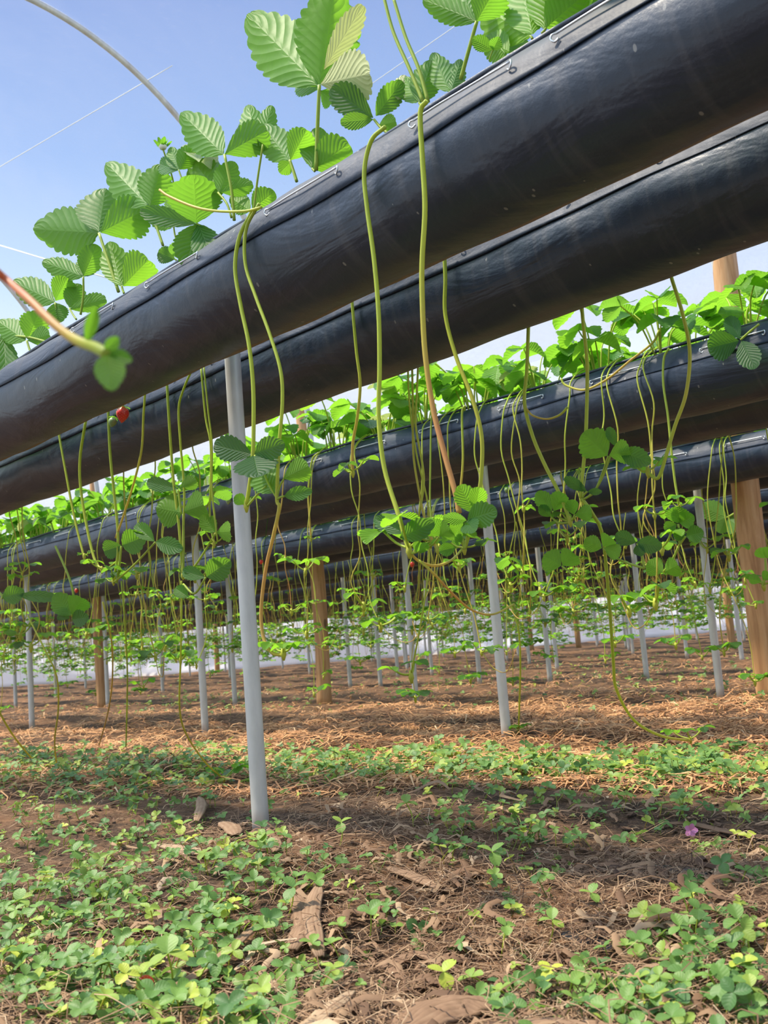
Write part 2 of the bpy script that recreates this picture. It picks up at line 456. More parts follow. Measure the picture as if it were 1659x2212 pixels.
def dup(root, loc, rotz=0.0, scale=(1, 1, 1)):
    r = root.copy(); COL.objects.link(r); r.location = loc; r.rotation_euler = (0, 0, rotz); r.scale = scale
    for ch in list(root.children):
        c = ch.copy(); COL.objects.link(c); c.parent = r
        for g in ch.children:
            d = g.copy(); COL.objects.link(d); d.parent = c
    return r

# ------------------------------------------------------------------ ground
def build_ground():
    ys = np.concatenate([np.linspace(-2, .6, 8), np.geomspace(.62, 70, 330)])
    xs = np.linspace(-1, 1, 260)
    v = np.array([[x * (1.2 + .9 * abs(y)) + 0.0, y] for y in ys for x in xs])
    z = hgt(v[:, 0], v[:, 1])
    v = np.column_stack([v, z]); c = len(xs)
    i, j = np.meshgrid(np.arange(len(ys) - 1), np.arange(c - 1), indexing='ij'); a = (i * c + j).ravel()
    f = np.column_stack([a, a + 1, a + c + 1, a + c])
    arr = (v, f, np.zeros((len(v), 2)), np.full(len(v), .5), np.zeros(len(f)))
    o = link('ground', mesh_from('ground', arr, [M['ground']]))
    tag(o, 'brown soil floor under the rows of raised troughs', 'ground', None, 'structure')
build_ground()

# white side sheet at the far end
def build_wall():
    mb = MB(); xs = np.linspace(-13, 12, 160); zs = np.linspace(-.05, .95, 9)
    X, Z = np.meshgrid(xs, zs, indexing='ij')
    Y = 20.6 + .05 * np.sin(X * 3.1) * (1 - Z) + .03 * np.sin(X * 9) + .06 * np.sin(Z * 7 + X)
    Z2 = Z + (Z > .9) * .03 * np.sin(X * 2.3)
    c = len(zs); f = [(i * c + j, (i + 1) * c + j, (i + 1) * c + j + 1, i * c + j + 1) for i in range(len(xs) - 1) for j in range(c - 1)]
    mb.add(np.stack([X, Y, Z2], -1).reshape(-1, 3), f)
    o = link('wall_back', mb.mesh('wall_back', [M['sheet']]))
    sm = o.modifiers.new('thickness', 'SOLIDIFY'); sm.thickness = .004
    tag(o, 'long low white plastic side sheet closing the far end', 'wall', None, 'structure')
build_wall()

# ------------------------------------------------------------------ tunnel: film, hoops, wires
HA, HB, HZ, HC, BAY = 1.75, 2.26, 1.36, 1.90, 3.5
def hoop_pt(a, bay=0):     # a from 0 (far foot) to pi (near foot)
    return HC + bay * BAY + HA * math.cos(a), HZ + HB * math.sin(a)
def build_film():
    mb = MB(); ts = np.linspace(-3, 26, 60); al = np.linspace(math.pi * .98, .02 * math.pi, 36)
    for bay in range(0, 5):
        v = []
        for t in ts:
            for a in al:
                p, z = hoop_pt(a, bay); sag = .02 * math.sin(t * 2.4) * math.sin(a)
                v.append(W(p, t, z + sag + .02))
        c = len(al); f = [(i * c + j, (i + 1) * c + j, (i + 1) * c + j + 1, i * c + j + 1) for i in range(len(ts) - 1) for j in range(c - 1)]
        mb.add(v, f)
    o = link('ceiling', mb.mesh('ceiling', [M['tunnel']]))
    tag(o, 'clear dusty plastic film arching over the rows', 'tunnel film', None, 'structure')
build_film()

HOOP_T = [-.62, 1.98, 4.58, 7.18, 9.78, 12.38]
for i, t in enumerate(HOOP_T[1:5]):
    mb = MB(); org = W(HC + HA, t, HZ)
    tube(mb, [W(*((lambda q: (q[0], t, q[1] - .02))(hoop_pt(a)))) - org for a in np.linspace(0, math.pi, 70)], .0165, 12)
    o = link('tunnel_hoop', mb.mesh('tunnel_hoop', [M['galv']]), None, org)
    tag(o, ['steel hoop crossing overhead above the right end of the rows', 'long curved steel hoop sweeping down across the upper left sky',
            'short piece of curved steel hoop at the left edge above the leaves', 'steel tunnel hoop farthest from the viewer'][i], 'tunnel hoop', 'steel hoops of the tunnel')
    # a clamp where the hoop meets the post
    mb = MB(); tube(mb, [(0, 0, -.06), (0, 0, .10)], .026, 12)
    link('foot_clamp', mb.mesh('foot_clamp', [M['bracket']]), o)

def filmline(px, py, off):
    """walk along the line of sight until the tunnel film is reached"""
    d = ray(px, py); best = None
    for s in np.linspace(.5, 30, 6000):
        q = d * s; p = q @ N2; z = q[2] + EYE
        x = (p - HC) / HA
        if abs(x) < 1 and z >= HZ + HB * math.sqrt(1 - x * x) + off: return q + np.array([0, 0, EYE])
        if abs(x) >= 1 and p > HC: return q + np.array([0, 0, EYE])
    return q
for k, (a, b, r, lab) in enumerate([((-20, 372), (372, 142), .0022, 'thin pale cord slanting over the film at the upper left'),
                                    ((790, 190), (1010, 38), .0016, 'thin pale cord over the film above the two long leaf stalks'),
                                    ((-20, 524), (250, 606), .0035, 'light wire running low behind the leaves at the left edge')]):
    pts = [filmline(a[0] + (b[0] - a[0]) * s, a[1] + (b[1] - a[1]) * s, -.015) for s in np.linspace(0, 1, 8)]
    if k == 2: pts = [PX(a[0] + (b[0] - a[0]) * s, a[1] + (b[1] - a[1]) * s, 2.6) for s in np.linspace(0, 1, 4)]
    org = pts[0]; mb = MB(); tube(mb, [q - org for q in pts], r, 6)
    tag(link('overhead_line', mb.mesh('overhead_line', [M['petal_white']]), None, org), lab, 'cord')

# ------------------------------------------------------------------ troughs
ROWNAMES = ['nearest', 'second', 'third', 'fourth', 'fifth', 'sixth', 'seventh', 'eighth', 'ninth', 'tenth', 'eleventh', 'twelfth']
def ring(mb, xs, a0, a1, na, rf, closed=False, edge=None, tint=.5):
    """swept skin; angle a measured from +y (away) through +z (up)"""
    ang = np.linspace(a0, a1, na + 1); v = []
    for i, x in enumerate(xs):
        for j, a in enumerate(ang):
            aa = a
            if edge is not None and j == na: aa = a + edge(x)
            rr = rf(x, aa); v.append((x, rr * math.cos(aa), rr * math.sin(aa)))
    c = na + 1; f = [(i * c + j, (i + 1) * c + j, (i + 1) * c + j + 1, i * c + j + 1) for i in range(len(xs) - 1) for j in range(na)]
    mb.add(v, f, None, tint)

def make_trough(row, sgn, t0, t1, near):
    p = P1 + SP * row + sgn * HS
    ph = row * 1.7 + sgn * .6
    step = .03 if near else .15; na = 56 if near else 22
    L = t1 - t0; nx = max(8, int(L / step)); xs = np.linspace(0, L, nx + 1)
    def rf(x, a):
        w = .0013 * math.sin(5.2 * x + ph + 2 * a) + .0010 * math.sin(13 * x + 3 * a + ph) + .0008 * math.sin(31 * x - 5 * a)
        top = max(0.0, math.cos(a - math.radians(90))) ** 6
        w += .0030 * max(0, math.sin(9 * x + ph) * math.sin(23 * x + 1)) * max(0, math.cos(a - math.radians(128))) ** 8
        return R + w - top * .006
    # object frame: x along the row, y across and away, z up
    Rm = Matrix(((U2[0], N2[0], 0, 0), (U2[1], N2[1], 0, 0), (0, 0, 1, 0), (0, 0, 0, 1)))
    # right handed frame: x must be -u when y is n, z up
    Rm = Matrix(((-U2[0], N2[0], 0, 0), (-U2[1], N2[1], 0, 0), (0, 0, 1, 0), (0, 0, 0, 1)))
    org = W(p, t1, KZ)
    mb = MB(); ring(mb, xs, 0, 2 * math.pi, na, rf)
    for xe in (0, L):      # end caps
        mb.add([(xe, 0, 0)] + [(xe, rf(xe, a) * math.cos(a), rf(xe, a) * math.sin(a)) for a in np.linspace(0, 2 * math.pi, 25)],
               [(0, i + 1, i + 2, i + 2) for i in range(24)])
    o = link('growing_trough', mb.mesh('growing_trough', [M['film']]))
    o.matrix_world = Matrix.Translation(Vector(org)) @ Rm
    # folded-over film flap with a loose wavy lower edge
    mb = MB()
    ring(mb, xs, math.radians(62), math.radians(170), 20 if near else 8, lambda x, a: rf(x, a) + .0016 + (.0012 if a > math.radians(166) else 0),
         edge=lambda x: .05 * math.sin(2.1 * x + ph) + .03 * math.sin(7.3 * x + ph))
    fl = link('film_flap', mb.mesh('film_flap', [M['flap']]), o)
    if near:
        sm = fl.modifiers.new('thickness', 'SOLIDIFY'); sm.thickness = .0016; sm.offset = 1
    # rolled lip along the planting slot
    mb = MB()
    tube(mb, [(x, (R + .002) * math.cos(math.radians(112) + .02 * math.sin(4 * x)), (R + .0035 + .002 * math.sin(11 * x + ph)) * math.sin(math.radians(112))) for x in xs], .0042, 6 if near else 4)
    link('rolled_lip', mb.mesh('rolled_lip', [M['film']]), o)
    return o, p, rf, L

CLIP_SPOTS = {}
def clip_meshes():
    mb = MB(); aC = math.radians(150)
    y, z = (R + .0062) * math.cos(aC), (R + .0062) * math.sin(aC)
    pts = [(-.075, y, z), (-.03, y - .0005, z + .0006), (.03, y - .0005, z), (.075, y, z)]
    tube(mb, smooth(pts, 4), .0014, 6)
    for s in (-1, 1):
        x = .075 * s
        hook = [(x, y, z), (x + .004 * s, y - .003, z - .001), (x + .005 * s, y - .004, z - .006), (x + .001 * s, y - .003, z - .010), (x - .003 * s, y - .001, z - .007)]
        tube(mb, smooth(hook, 4), .0012, 6)
    return mb.mesh('wire_clip', [M['wire']])
CLIP = clip_meshes()

TROUGH = {}
for row in range(-1, 12):
    for sgn in (-1, 1):
        near = row <= 2
        t0 = -1.0 + .45 * max(row, 0); t1 = min((19.8 - .673 * (P1 + SP * row)) / .74, 3.3 * (max(row, 0) + 1) + 2.2)
        if row == -1: t0, t1 = -.9, 2.6
        o, p, rf, L = make_trough(row, sgn, t0, t1, near)
        side = 'front' if sgn < 0 else 'rear'
        if row == -1:
            tag(o, 'black film trough hanging right above the viewer, %s one of the pair' % side, 'growing trough', 'black growing troughs')
        else:
            tag(o, {(0, -1): 'big black film trough nearest of all, crossing the top of the photo', (0, 1): 'black film trough tucked right behind and below the nearest one'}.get(
                (row, sgn), 'black film trough, %s one of the %s pair from the viewer' % (side, ROWNAMES[row])), 'growing trough', 'black growing troughs')
        TROUGH[(row, sgn)] = (o, p, t0, t1)
        if 0 <= row <= 2:
            if (row, sgn) == (0, -1):
                xpx = [1105 - 118, 640, 365, 205, 100]     # the clips the photo shows on the nearest trough
                cl = []
                for x in (987, 645, 365, 195, 1330):
                    ypx = {987: 226, 645: 430, 365: 592, 195: 700, 1330: 40}[x]
                    q = PX(x, ypx, p - R); cl.append(t1 - float(q @ U2))
            else:
                cl = list(np.arange(.4 + .13 * row, L, .31 if row else .36))
            if sgn < 0 or row == 0:
                for xx in cl:
                    c = link('wire_clip', CLIP, o); c.location = (xx, 0, 0)

# ------------------------------------------------------------------ poles and posts
def pole_mesh(h):
    mb = MB(); r = .0150
    zs = np.linspace(-.03, h, 14); tube(mb, [(0, 0, z) for z in zs], r, 20)
    tube(mb, [(0, 0, h - .001), (0, 0, h + .004)], r + .001, 20)
    return mb.mesh('steel_pole', [M['galv']])
POLE = pole_mesh(KZ + .07)
def crossbar_mesh():
    mb = MB()
    z = KZ + .058
    tube(mb, [(0, -HS + R * .7, z), (0, HS - R * .7, z)], .006, 8)
    return mb.mesh('trough_cradle', [M['bracket']])
CRADLE = crossbar_mesh()
RZ = math.atan2(-U2[1], -U2[0])
def add_pole(row, t, label):
    q = W(P1 + SP * row, t, 0)
    o = link('steel_pole', POLE, None, q); o.rotation_euler = (0, 0, RZ)
    tag(o, label, 'pole', 'steel poles holding up the troughs')
    c = link('trough_cradle', CRADLE, o)
    return o
def t_on_row(px, py, row): return float(PX(px, py, P1 + SP * row) @ U2)
poles = {0: [1.58, 3.24], 1: [2.14, 3.81, 5.54], 2: [t_on_row(1562, 1550, 2), t_on_row(899, 1518, 2), t_on_row(508, 1525, 2), t_on_row(232, 1500, 2), t_on_row(34, 1523, 2)],
         3: [t_on_row(1400, 1490, 3), t_on_row(1190, 1488, 3), t_on_row(1037, 1480, 3), t_on_row(823, 1490, 3), t_on_row(757, 1485, 3), t_on_row(351, 1485, 3), t_on_row(120, 1490, 3)],
         4: [t_on_row(1600, 1400, 4), t_on_row(1205, 1460, 4), t_on_row(934, 1465, 4), t_on_row(858, 1440, 4), t_on_row(440, 1460, 4), t_on_row(185, 1480, 4)]}
for k in range(5, 12):
    poles[k] = list(np.arange(3.4 + .55 * (k - 4) + .4 * (k % 3), 14 + .3 * k, 1.665))
for row in sorted(poles):
    ts = sorted([t for t in poles[row] if .673 * (P1 + SP * row) + .74 * t < 19.5], reverse=True)
    for i, t in enumerate(ts):
        if row == 0:
            lab = 'thick galvanised steel pole standing nearest, left of centre' if t < 2 else 'galvanised steel pole just outside the left edge on the nearest row'
            if t > 2: continue
        elif row == 1:
            lab = ['galvanised pole at the far left under the second pair of troughs', 'galvanised pole just left of the thick nearest pole', 'galvanised pole right of centre under the second pair of troughs'][i]
        elif row <= 4:
            lab = 'galvanised pole, %s from the left under the %s pair of troughs' % (ordn(i), ROWNAMES[row])
        else:
            lab = 'thin distant steel pole, %s from the left under the %s trough pair' % (ordn(i), ROWNAMES[row])
        add_pole(row, t, lab)

def post(px, py, t, p, h, r, label, seed):
    rn = random.Random(seed); mb = MB(); n = 22
    cx = rn.uniform(-.015, .015); pts = []; rad = []
    for i in range(n + 1):
        s = i / n; pts.append((cx * math.sin(s * 5), .012 * math.sin(s * 4 + seed), -.05 + s * (h + .05))); rad.append(r * (1.06 - .18 * s + .04 * math.sin(s * 17 + seed)))
    tube(mb, pts, rad, 22)
    q = W(p, t, 0)
    o = link('wooden_post', mb.mesh('wooden_post', [M['wood']]), None, q)
    tag(o, label, 'post', 'wooden posts carrying the tunnel')
    return o
PP = P1 + 2 * SP
post(0, 0, t_on_row(1672, 1510, 2), PP, 2.0, .050, 'thick peeled wooden post at the right edge', 1)
post(0, 0, t_on_row(700, 1523, 2), PP, 2.0, .040, 'peeled wooden post in the middle, standing behind the thick steel pole', 2)
post(0, 0, t_on_row(220, 1500, 2), PP, 2.0, .034, 'peeled wooden post left of centre, behind hanging runners', 3)
for i, (x, y, hh, lab) in enumerate([(470, 1455, 1.9, 'small distant wooden post against the white sheet, left of the thick steel pole'), (572, 1432, 1.9, 'small distant wooden post just right of the thick steel pole'),
                                 (730, 1425, 1.9, 'small distant wooden post just right of the middle wooden post'), (1149, 1405, 1.9, 'reddish distant wooden post behind the right of centre pole'),
                                 (1582, 1395, 1.9, 'distant wooden post between the two right-hand poles and the edge post'), (72, 1475, 1.9, 'distant wooden post at the far left by the white sheet'),
                                 (603, 1428, 1.9, 'second small distant wooden post right of the thick steel pole'), (1250, 1398, 1.9, 'distant wooden post right of the reddish one')]):
    g = GX(x, y); g2 = float(g @ N2); 
    post(0, 0, float(g @ U2), g2, hh, .040, lab, 5 + i)

# ------------------------------------------------------------------ strawberry leaves traced from the photograph's layout
def hero_leaflet(mb, base, tip, wpx, p, side=1, dp=0.0, fold=.3, bend=.1, tint=.5, tilt=(0, 0), mi=0, nu=40, nv=5, pinch=0.0, roll=0.0):
    """leaflet from its base to its tip (as seen), lying near the plane p; dp pushes the tip away (+) or nearer (-)"""
    A = PX(base[0], base[1], p); B = PX(tip[0], tip[1], p + dp)
    D = B - A; L = 1.04 * np.linalg.norm(D); wd = 1.08 * wpx * depth((A + B) / 2) / F
    N = -(A - np.array([0, 0, EYE])); N = nrm(N) * side + np.array([0, 0, tilt[0]]) + N2 * tilt[1]
    leaflet(mb, A, D, N, L, wd, fold, bend * side if False else bend, nu, nv, tint, mi, .003, .11, roll, pinch)

def hero_stalk(mb, pts, p, wpx, tint=.2, ps=None):
    ps = ps or [p] * len(pts)
    P = [PX(x, y, q) for (x, y), q in zip(pts, ps)]
    P = smooth(P, 6); r = wpx * .5 * depth(P[len(P) // 2]) / F
    tube(mb, P, [r * 1.05, r, r * .9], 8, tint)

# each plant: label, crown px, list of leaves; a leaf: [(base, tip, width px, side, dp, fold, tint)...], stalk
PA = TROUGH[(0, -1)][1]
HERO = [
 ('strawberry plant with one very large pale-backed leaf standing highest', (683, 372), [
    ('leaf', [((686, 184), (553, 50), 118, -1, .02, .35, .55), ((690, 182), (722, -14), 128, -1, .03, .45, .6)], [(683, 368), (686, 270), (690, 184)], 9),
    ('pale_leaf', [((693, 182), (806, 158), 96, -1, -.02, .3, .6), ((700, 150), (785, 10), 46, -1, -.03, .2, .7)], None, 0),
    ('leaf', [((690, 192), (630, 178), 44, 1, .05, .3, .5), ((692, 196), (722, 218), 44, 1, .05, .3, .6)], None, 0),
    ('leaf', [((625, 346), (574, 280), 66, -1, .03, .5, .6), ((628, 346), (662, 282), 58, -1, .0, .5, .75), ((628, 350), (606, 372), 30, -1, .0, .2, .8)], [(641, 392), (634, 370), (626, 346)], 7),
    ('leaf', [((676, 366), (752, 312), 78, -1, .02, .3, .5), ((672, 362), (690, 285), 62, -1, .04, .3, .45)], [(680, 370), (678, 368), (674, 364)], 5)]),
 ('strawberry plant with lobed leaves tinted dark for shade just right of the tallest leaf', (845, 290), [
    ('leaf', [((806, 254), (716, 190), 58, 1, -.03, .3, .02), ((806, 258), (738, 264), 32, 1, -.03, .2, .02)], [(838, 288), (822, 275), (808, 258)], 6),  # very low tint: the shade on these leaflets is put into their colour
    ('leaf', [((812, 250), (866, 180), 46, 1, .0, .3, .1), ((818, 272), (856, 262), 34, -1, .0, .3, .75)], None, 0),
    ('pale_leaf', [((860, 215), (872, 172), 40, -1, .05, .3, .5)], None, 0)]),
 ('strawberry plant whose two long stalks rise out of the photo', (925, 225), [
    ('leaf', [((905, 222), (930, 140), 60, -1, .04, .4, .6), ((900, 222), (880, 178), 44, -1, .05, .3, .7)], [(912, 228), (908, 226), (905, 222)], 5),
    ('leaf', [((972, 198), (940, 128), 50, -1, .05, .4, .35), ((975, 196), (992, 140), 40, -1, .06, .4, .3)], [(960, 210), (968, 204), (972, 198)], 5),
    ('leaf', [((828, -10), (790, -90), 80, -1, .02, .3, .5)], [(915, 222), (885, 150), (850, 70), (828, -10)], 8),
    ('leaf', [((848, -10), (880, -100), 80, -1, .02, .3, .5)], [(925, 220), (905, 150), (876, 80), (848, -10)], 8)]),
 ('bright strawberry plant cut by the top edge beside the wire clip', (1040, 125), [
    ('leaf', [((1030, 46), (925, 4), 52, -1, .0, .35, .7), ((1030, 46), (1074, -30), 80, -1, .0, .4, .4), ((1028, 44), (990, -30), 70, -1, .02, .4, .45)], [(995, 172), (1012, 110), (1030, 46)], 9),
    ('leaf', [((1145, 78), (1050, 20), 96, -1, .05, .3, .95), ((1150, 74), (1130, -30), 90, -1, .05, .3, .85)], [(1150, 84), (1148, 80), (1145, 78)], 6),
    ('leaf', [((1180, 60), (1260, -10), 90, -1, .05, .35, .8), ((1175, 62), (1190, -30), 80, -1, .06, .3, .9)], [(1170, 72), (1176, 66), (1180, 60)], 6),
    ('leaf', [((1100, 110), (1050, 92), 60, -1, .03, .3, .9), ((1090, 116), (1120, 40), 66, -1, .08, .3, .85)], None, 0),
    ('leaf', [((1065, 108), (1022, 84), 30, 1, -.02, .3, .1), ((1065, 108), (1076, 84), 26, 1, -.02, .3, .15)], [(1056, 132), (1060, 120), (1065, 108)], 3)]),
 ('strawberry plant with two spread leaves beside the lower end of the hoop', (508, 478), [
    ('leaf', [((482, 333), (403, 256), 74, -1, .02, .45, .65), ((486, 333), (580, 280), 66, -1, .0, .3, .5)], [(506, 476), (500, 410), (485, 334)], 7),
    ('leaf', [((556, 315), (540, 242), 52, -1, .06, .3, .7), ((562, 315), (584, 240), 40, -1, .06, .3, .65), ((556, 300), (500, 266), 30, 1, .08, .3, .3)], [(548, 458), (556, 390), (568, 312)], 5),
    ('leaf', [((470, 416), (420, 352), 76, -1, .04, .4, .7), ((472, 416), (504, 356), 50, -1, .04, .3, .75), ((478, 416), (546, 398), 34, -1, .02, .3, .5)], [(500, 470), (490, 440), (471, 416)], 5),
    ('pale_leaf', [((430, 350), (420, 300), 56, 1, .08, .3, .3), ((435, 350), (478, 345), 40, 1, .08, .3, .4)], None, 0),
    ('leaf', [((545, 452), (590, 416), 52, -1, .03, .3, .75), ((540, 455), (505, 432), 40, -1, .03, .3, .6)], [(536, 468), (540, 460), (545, 452)], 4)]),
 ('strawberry plant with a drooping blue-green leaf over the trough edge', (440, 520), [
    ('leaf', [((424, 482), (418, 384), 104, 1, -.03, .15, .18), ((424, 484), (300, 456), 38, 1, -.04, .2, .05)], [(455, 512), (440, 494), (425, 483)], 5),
    ('leaf', [((425, 484), (404, 566), 66, 1, -.05, .12, .2), ((428, 484), (458, 560), 58, 1, -.05, .12, .22)], None, 0),
    ('leaf', [((320, 445), (243, 366), 76, -1, .03, .45, .6), ((324, 445), (348, 362), 70, -1, .03, .5, .65)], [(352, 530), (338, 490), (322, 446)], 6),
    ('leaf', [((375, 488), (330, 470), 36, -1, .05, .3, .6), ((372, 470), (392, 430), 50, -1, .06, .3, .8)], [(385, 530), (378, 508), (375, 488)], 4),
    ('leaf', [((385, 368), (338, 352), 34, 1, .02, .3, .2), ((386, 366), (372, 326), 36, -1, .03, .3, .35), ((388, 366), (416, 318), 40, -1, .03, .3, .5)], [(398, 400), (392, 384), (386, 367)], 4),
    ('leaf', [((378, 560), (342, 545), 34, 1, -.02, .3, .05), ((380, 556), (386, 524), 34, 1, -.02, .3, .1)], [(392, 570), (386, 566), (378, 560)], 4)]),
 ('strawberry plant with one broad leaf spread like an umbrella at the left', (252, 628), [
    ('leaf', [((213, 503), (92, 496), 92, -1, .0, .4, .4), ((213, 500), (226, 418), 96, -1, .05, .4, .25), ((217, 502), (316, 452), 84, -1, .02, .3, .6)], [(256, 630), (236, 570), (214, 504)], 7),
    ('leaf', [((262, 618), (240, 532), 60, -1, .02, .4, .8), ((266, 618), (322, 560), 74, -1, .0, .4, .75)], [(268, 634), (265, 626), (263, 618)], 5),
    ('leaf', [((180, 597), (104, 570), 42, -1, .0, .3, .6), ((181, 596), (208, 532), 52, -1, .02, .4, .55), ((181, 597), (190, 560), 40, -1, .04, .3, .5)], [(174, 680), (180, 640), (180, 598)], 5)]),
 ('strawberry plant with toothed grey-green leaves low at the left edge', (100, 745), [
    ('leaf', [((118, 652), (40, 615), 56, -1, .0, .3, .3), ((120, 650), (146, 600), 48, -1, .0, .3, .35), ((119, 654), (128, 694), 42, 1, .0, .3, .3)], [(130, 722), (124, 690), (119, 654)], 5),
    ('leaf', [((150, 668), (232, 645), 36, -1, .02, .3, .5), ((150, 664), (172, 618), 44, -1, .03, .3, .45)], [(165, 690), (158, 680), (150, 666)], 4),
    ('leaf', [((55, 735), (4, 700), 50, -1, .0, .3, .6), ((60, 733), (84, 676), 56, -1, .02, .3, .7), ((60, 736), (112, 722), 40, -1, .0, .3, .5)], [(70, 770), (64, 755), (58, 736)], 5),
    ('leaf', [((8, 720), (14, 842), 52, 1, -.04, .2, .35)], [(100, 738), (60, 728), (8, 724)], 5)]),
]
for lab, crown, leaves in HERO:
    org = PX(crown[0], crown[1], PA - .02)
    root = bpy.data.objects.new('strawberry_plant', None); COL.objects.link(root); root.location = org
    tag(root, lab, 'strawberry plant', 'strawberry plants on the nearest trough')
    for (mk, lf, stalk, wpx) in leaves:
        mb = MB()
        for (b, t, w, side, dp, fold, tint) in lf:
            hero_leaflet(mb, b, t, w, PA - .02, side, dp, fold, .06, tint, pinch=.0)
        a = list(mb.arrays()); a[0] = a[0] - org
        o = link('leaf', mesh_from('leaf', a, [M[mk]]), root)
        if stalk:
            mb = MB(); hero_stalk(mb, stalk, PA - .02, wpx, .18)
            a = list(mb.arrays()); a[0] = a[0] - org
            link('petiole', mesh_from('petiole', a, [M['stem']]), o)

# flower bud on the nearest trough
def flower_bud(px, py, p, label, s=1.0, parent=None):
    q = PX(px, py, p); mb = MB()
    for k in range(10):
        a = k * 2 * math.pi / 5 + (.3 if k > 4 else 0); d = np.array([math.cos(a), math.sin(a), 1.2 if k > 4 else .5])
        leaflet(mb, np.zeros(3), d, np.array([0, 0, 1.0]), .016 * s, .007 * s, .3, -.2, 8, 2, .35)
    o = link('flower_bud', mb.mesh('flower_bud', [M['leaf']]), None, q)
    tag(o, label, 'flower bud')
    mb = MB(); tube(mb, [(0, 0, -.0), (0, 0, .004 * s), (0, 0, .009 * s)], [.004 * s, .006 * s, .002 * s], 10)
    link('petals', mb.mesh('petals', [M['petal_white']]), o)
    mb = MB(); tube(mb, smooth([(0, 0, 0), (.012, .01, -.05), (.02, .01, -.12)], 5), .0016, 6, .2)
    link('stalk', mb.mesh('stalk', [M['stem']]), o)
flower_bud(352, 322, PA, 'green flower bud standing against the sky left of the hoop', 1.3)
flower_bud(432, 306, PA + .03, 'small flower bud in front of the lower end of the hoop', .9)

# ------------------------------------------------------------------ plant variants on the other troughs
def plant_data(seed, nleaf, res):
    rn = random.Random(seed); out = []
    for i in range(nleaf):
        a = i * 2.399 + rn.uniform(-.4, .4); lean = rn.uniform(.25, .95); h = rn.uniform(.07, .19) * (1.1 - .35 * lean)
        L = rn.uniform(.064, .098)
        tip = np.array([math.cos(a) * h * lean * .9, math.sin(a) * h * lean * 1.1, h])
        base = np.array([math.cos(a) * .012, math.sin(a) * .03, -.01])
        midp = base * .4 + tip * .6 + np.array([0, 0, .012]) - .25 * np.array([tip[0], tip[1], 0]) * .5
        tint = rn.choice([.15, .35, .5, .6, .8])
        up = nrm(np.array([math.cos(a) * -.35 * rn.uniform(-1, 1.4), math.sin(a) * -.35, 1.0]))
        out.append((tip, nrm([math.cos(a), math.sin(a), rn.uniform(-.1, .6)]), up, L, tint, smooth([base, midp, tip], 4), rn.randint(0, 9999)))
    return out
def variant_things(seed, nleaf):
    root = bpy.data.objects.new('strawberry_plant', None)
    parts = []
    for (tip, d, up, L, tint, st, sd) in plant_data(seed, nleaf, 0):
        mb = MB(); trifoliate(mb, tip, d, up, L, 14, 2, tint, 0, random.Random(sd), .5, .5, 1.5)
        mk = 'pale_leaf' if random.Random(sd).random() < .06 else 'leaf'
        lm = mb.mesh('leaf', [M[mk]])
        mb = MB(); tube(mb, st, [.0026, .0020], 5, [.25, .3]); parts.append((lm, mb.mesh('petiole', [M['stem']])))
    return parts
VAR = [variant_things(100 + i, 8 + i % 3) for i in range(7)]
def low_plant(seed):
    mb = MB()
    for (tip, d, up, L, tint, st, sd) in plant_data(seed, 9, 0):
        trifoliate(mb, tip, d, up, L * 1.1, 6, 1, tint, 0, random.Random(sd), .5, .4, 1.5)
        tube(mb, st[::4], .0024, 3, .25, 1, False)
    return mb.mesh('strawberry_plant', [M['leaf'], M['stem']])
LOWVAR = [low_plant(300 + i) for i in range(6)]

def place_plant(row, sgn, t, rn, label, group, low=False, s=1.0):
    p = TROUGH[(row, sgn)][1]
    loc = W(p + rn.uniform(-.02, .02), t, ZTOP - .012); rz = rn.uniform(0, 6.28); sc = s * rn.uniform(.85, 1.15)
    if low:
        root = link('strawberry_plant', rn.choice(LOWVAR), None, loc)
    else:
        root = bpy.data.objects.new('strawberry_plant', None); COL.objects.link(root); root.location = loc
        for lm, pm in rn.choice(VAR):
            l = link('leaf', lm, root); link('petiole', pm, l)
    root.rotation_euler = (0, 0, rz); root.scale = (sc, sc, sc * rn.uniform(.9, 1.15))
    tag(root, label, 'strawberry plant', group)
rn = random.Random(11)
def plants_on(row, sgn, ts, name, low=False, s=1.0):
    ts = sorted(ts, reverse=True)
    for i, t in enumerate(ts):
        place_plant(row, sgn, t, rn, 'leafy strawberry plant, %s from the left on the %s' % (ordn(i), name), 'strawberry plants on the ' + name, low, s)
plants_on(0, -1, [3.2, 3.0, 2.82, 2.66, .55, .4, .25], 'nearest trough, outside the traced clumps')
plants_on(1, -1, list(np.arange(1.15, 6.3, .21)), 'front trough of the second pair')
plants_on(1, 1, list(np.arange(1.25, 6.6, .25)), 'rear trough of the second pair')
plants_on(2, -1, list(np.arange(1.9, 9.6, .24)), 'front trough of the third pair', True, .95)
plants_on(2, 1, list(np.arange(1.9, 9.9, .27)), 'rear trough of the third pair', True, 1.0)
plants_on(3, -1, list(np.arange(2.7, 10, .33)), 'front trough of the fourth pair', True, .85)
plants_on(3, 1, list(np.arange(2.7, 10, .42)), 'rear trough of the fourth pair', True, .85)
plants_on(4, -1, list(np.arange(3.4, 12, .42)), 'front trough of the fifth pair', True, .8)

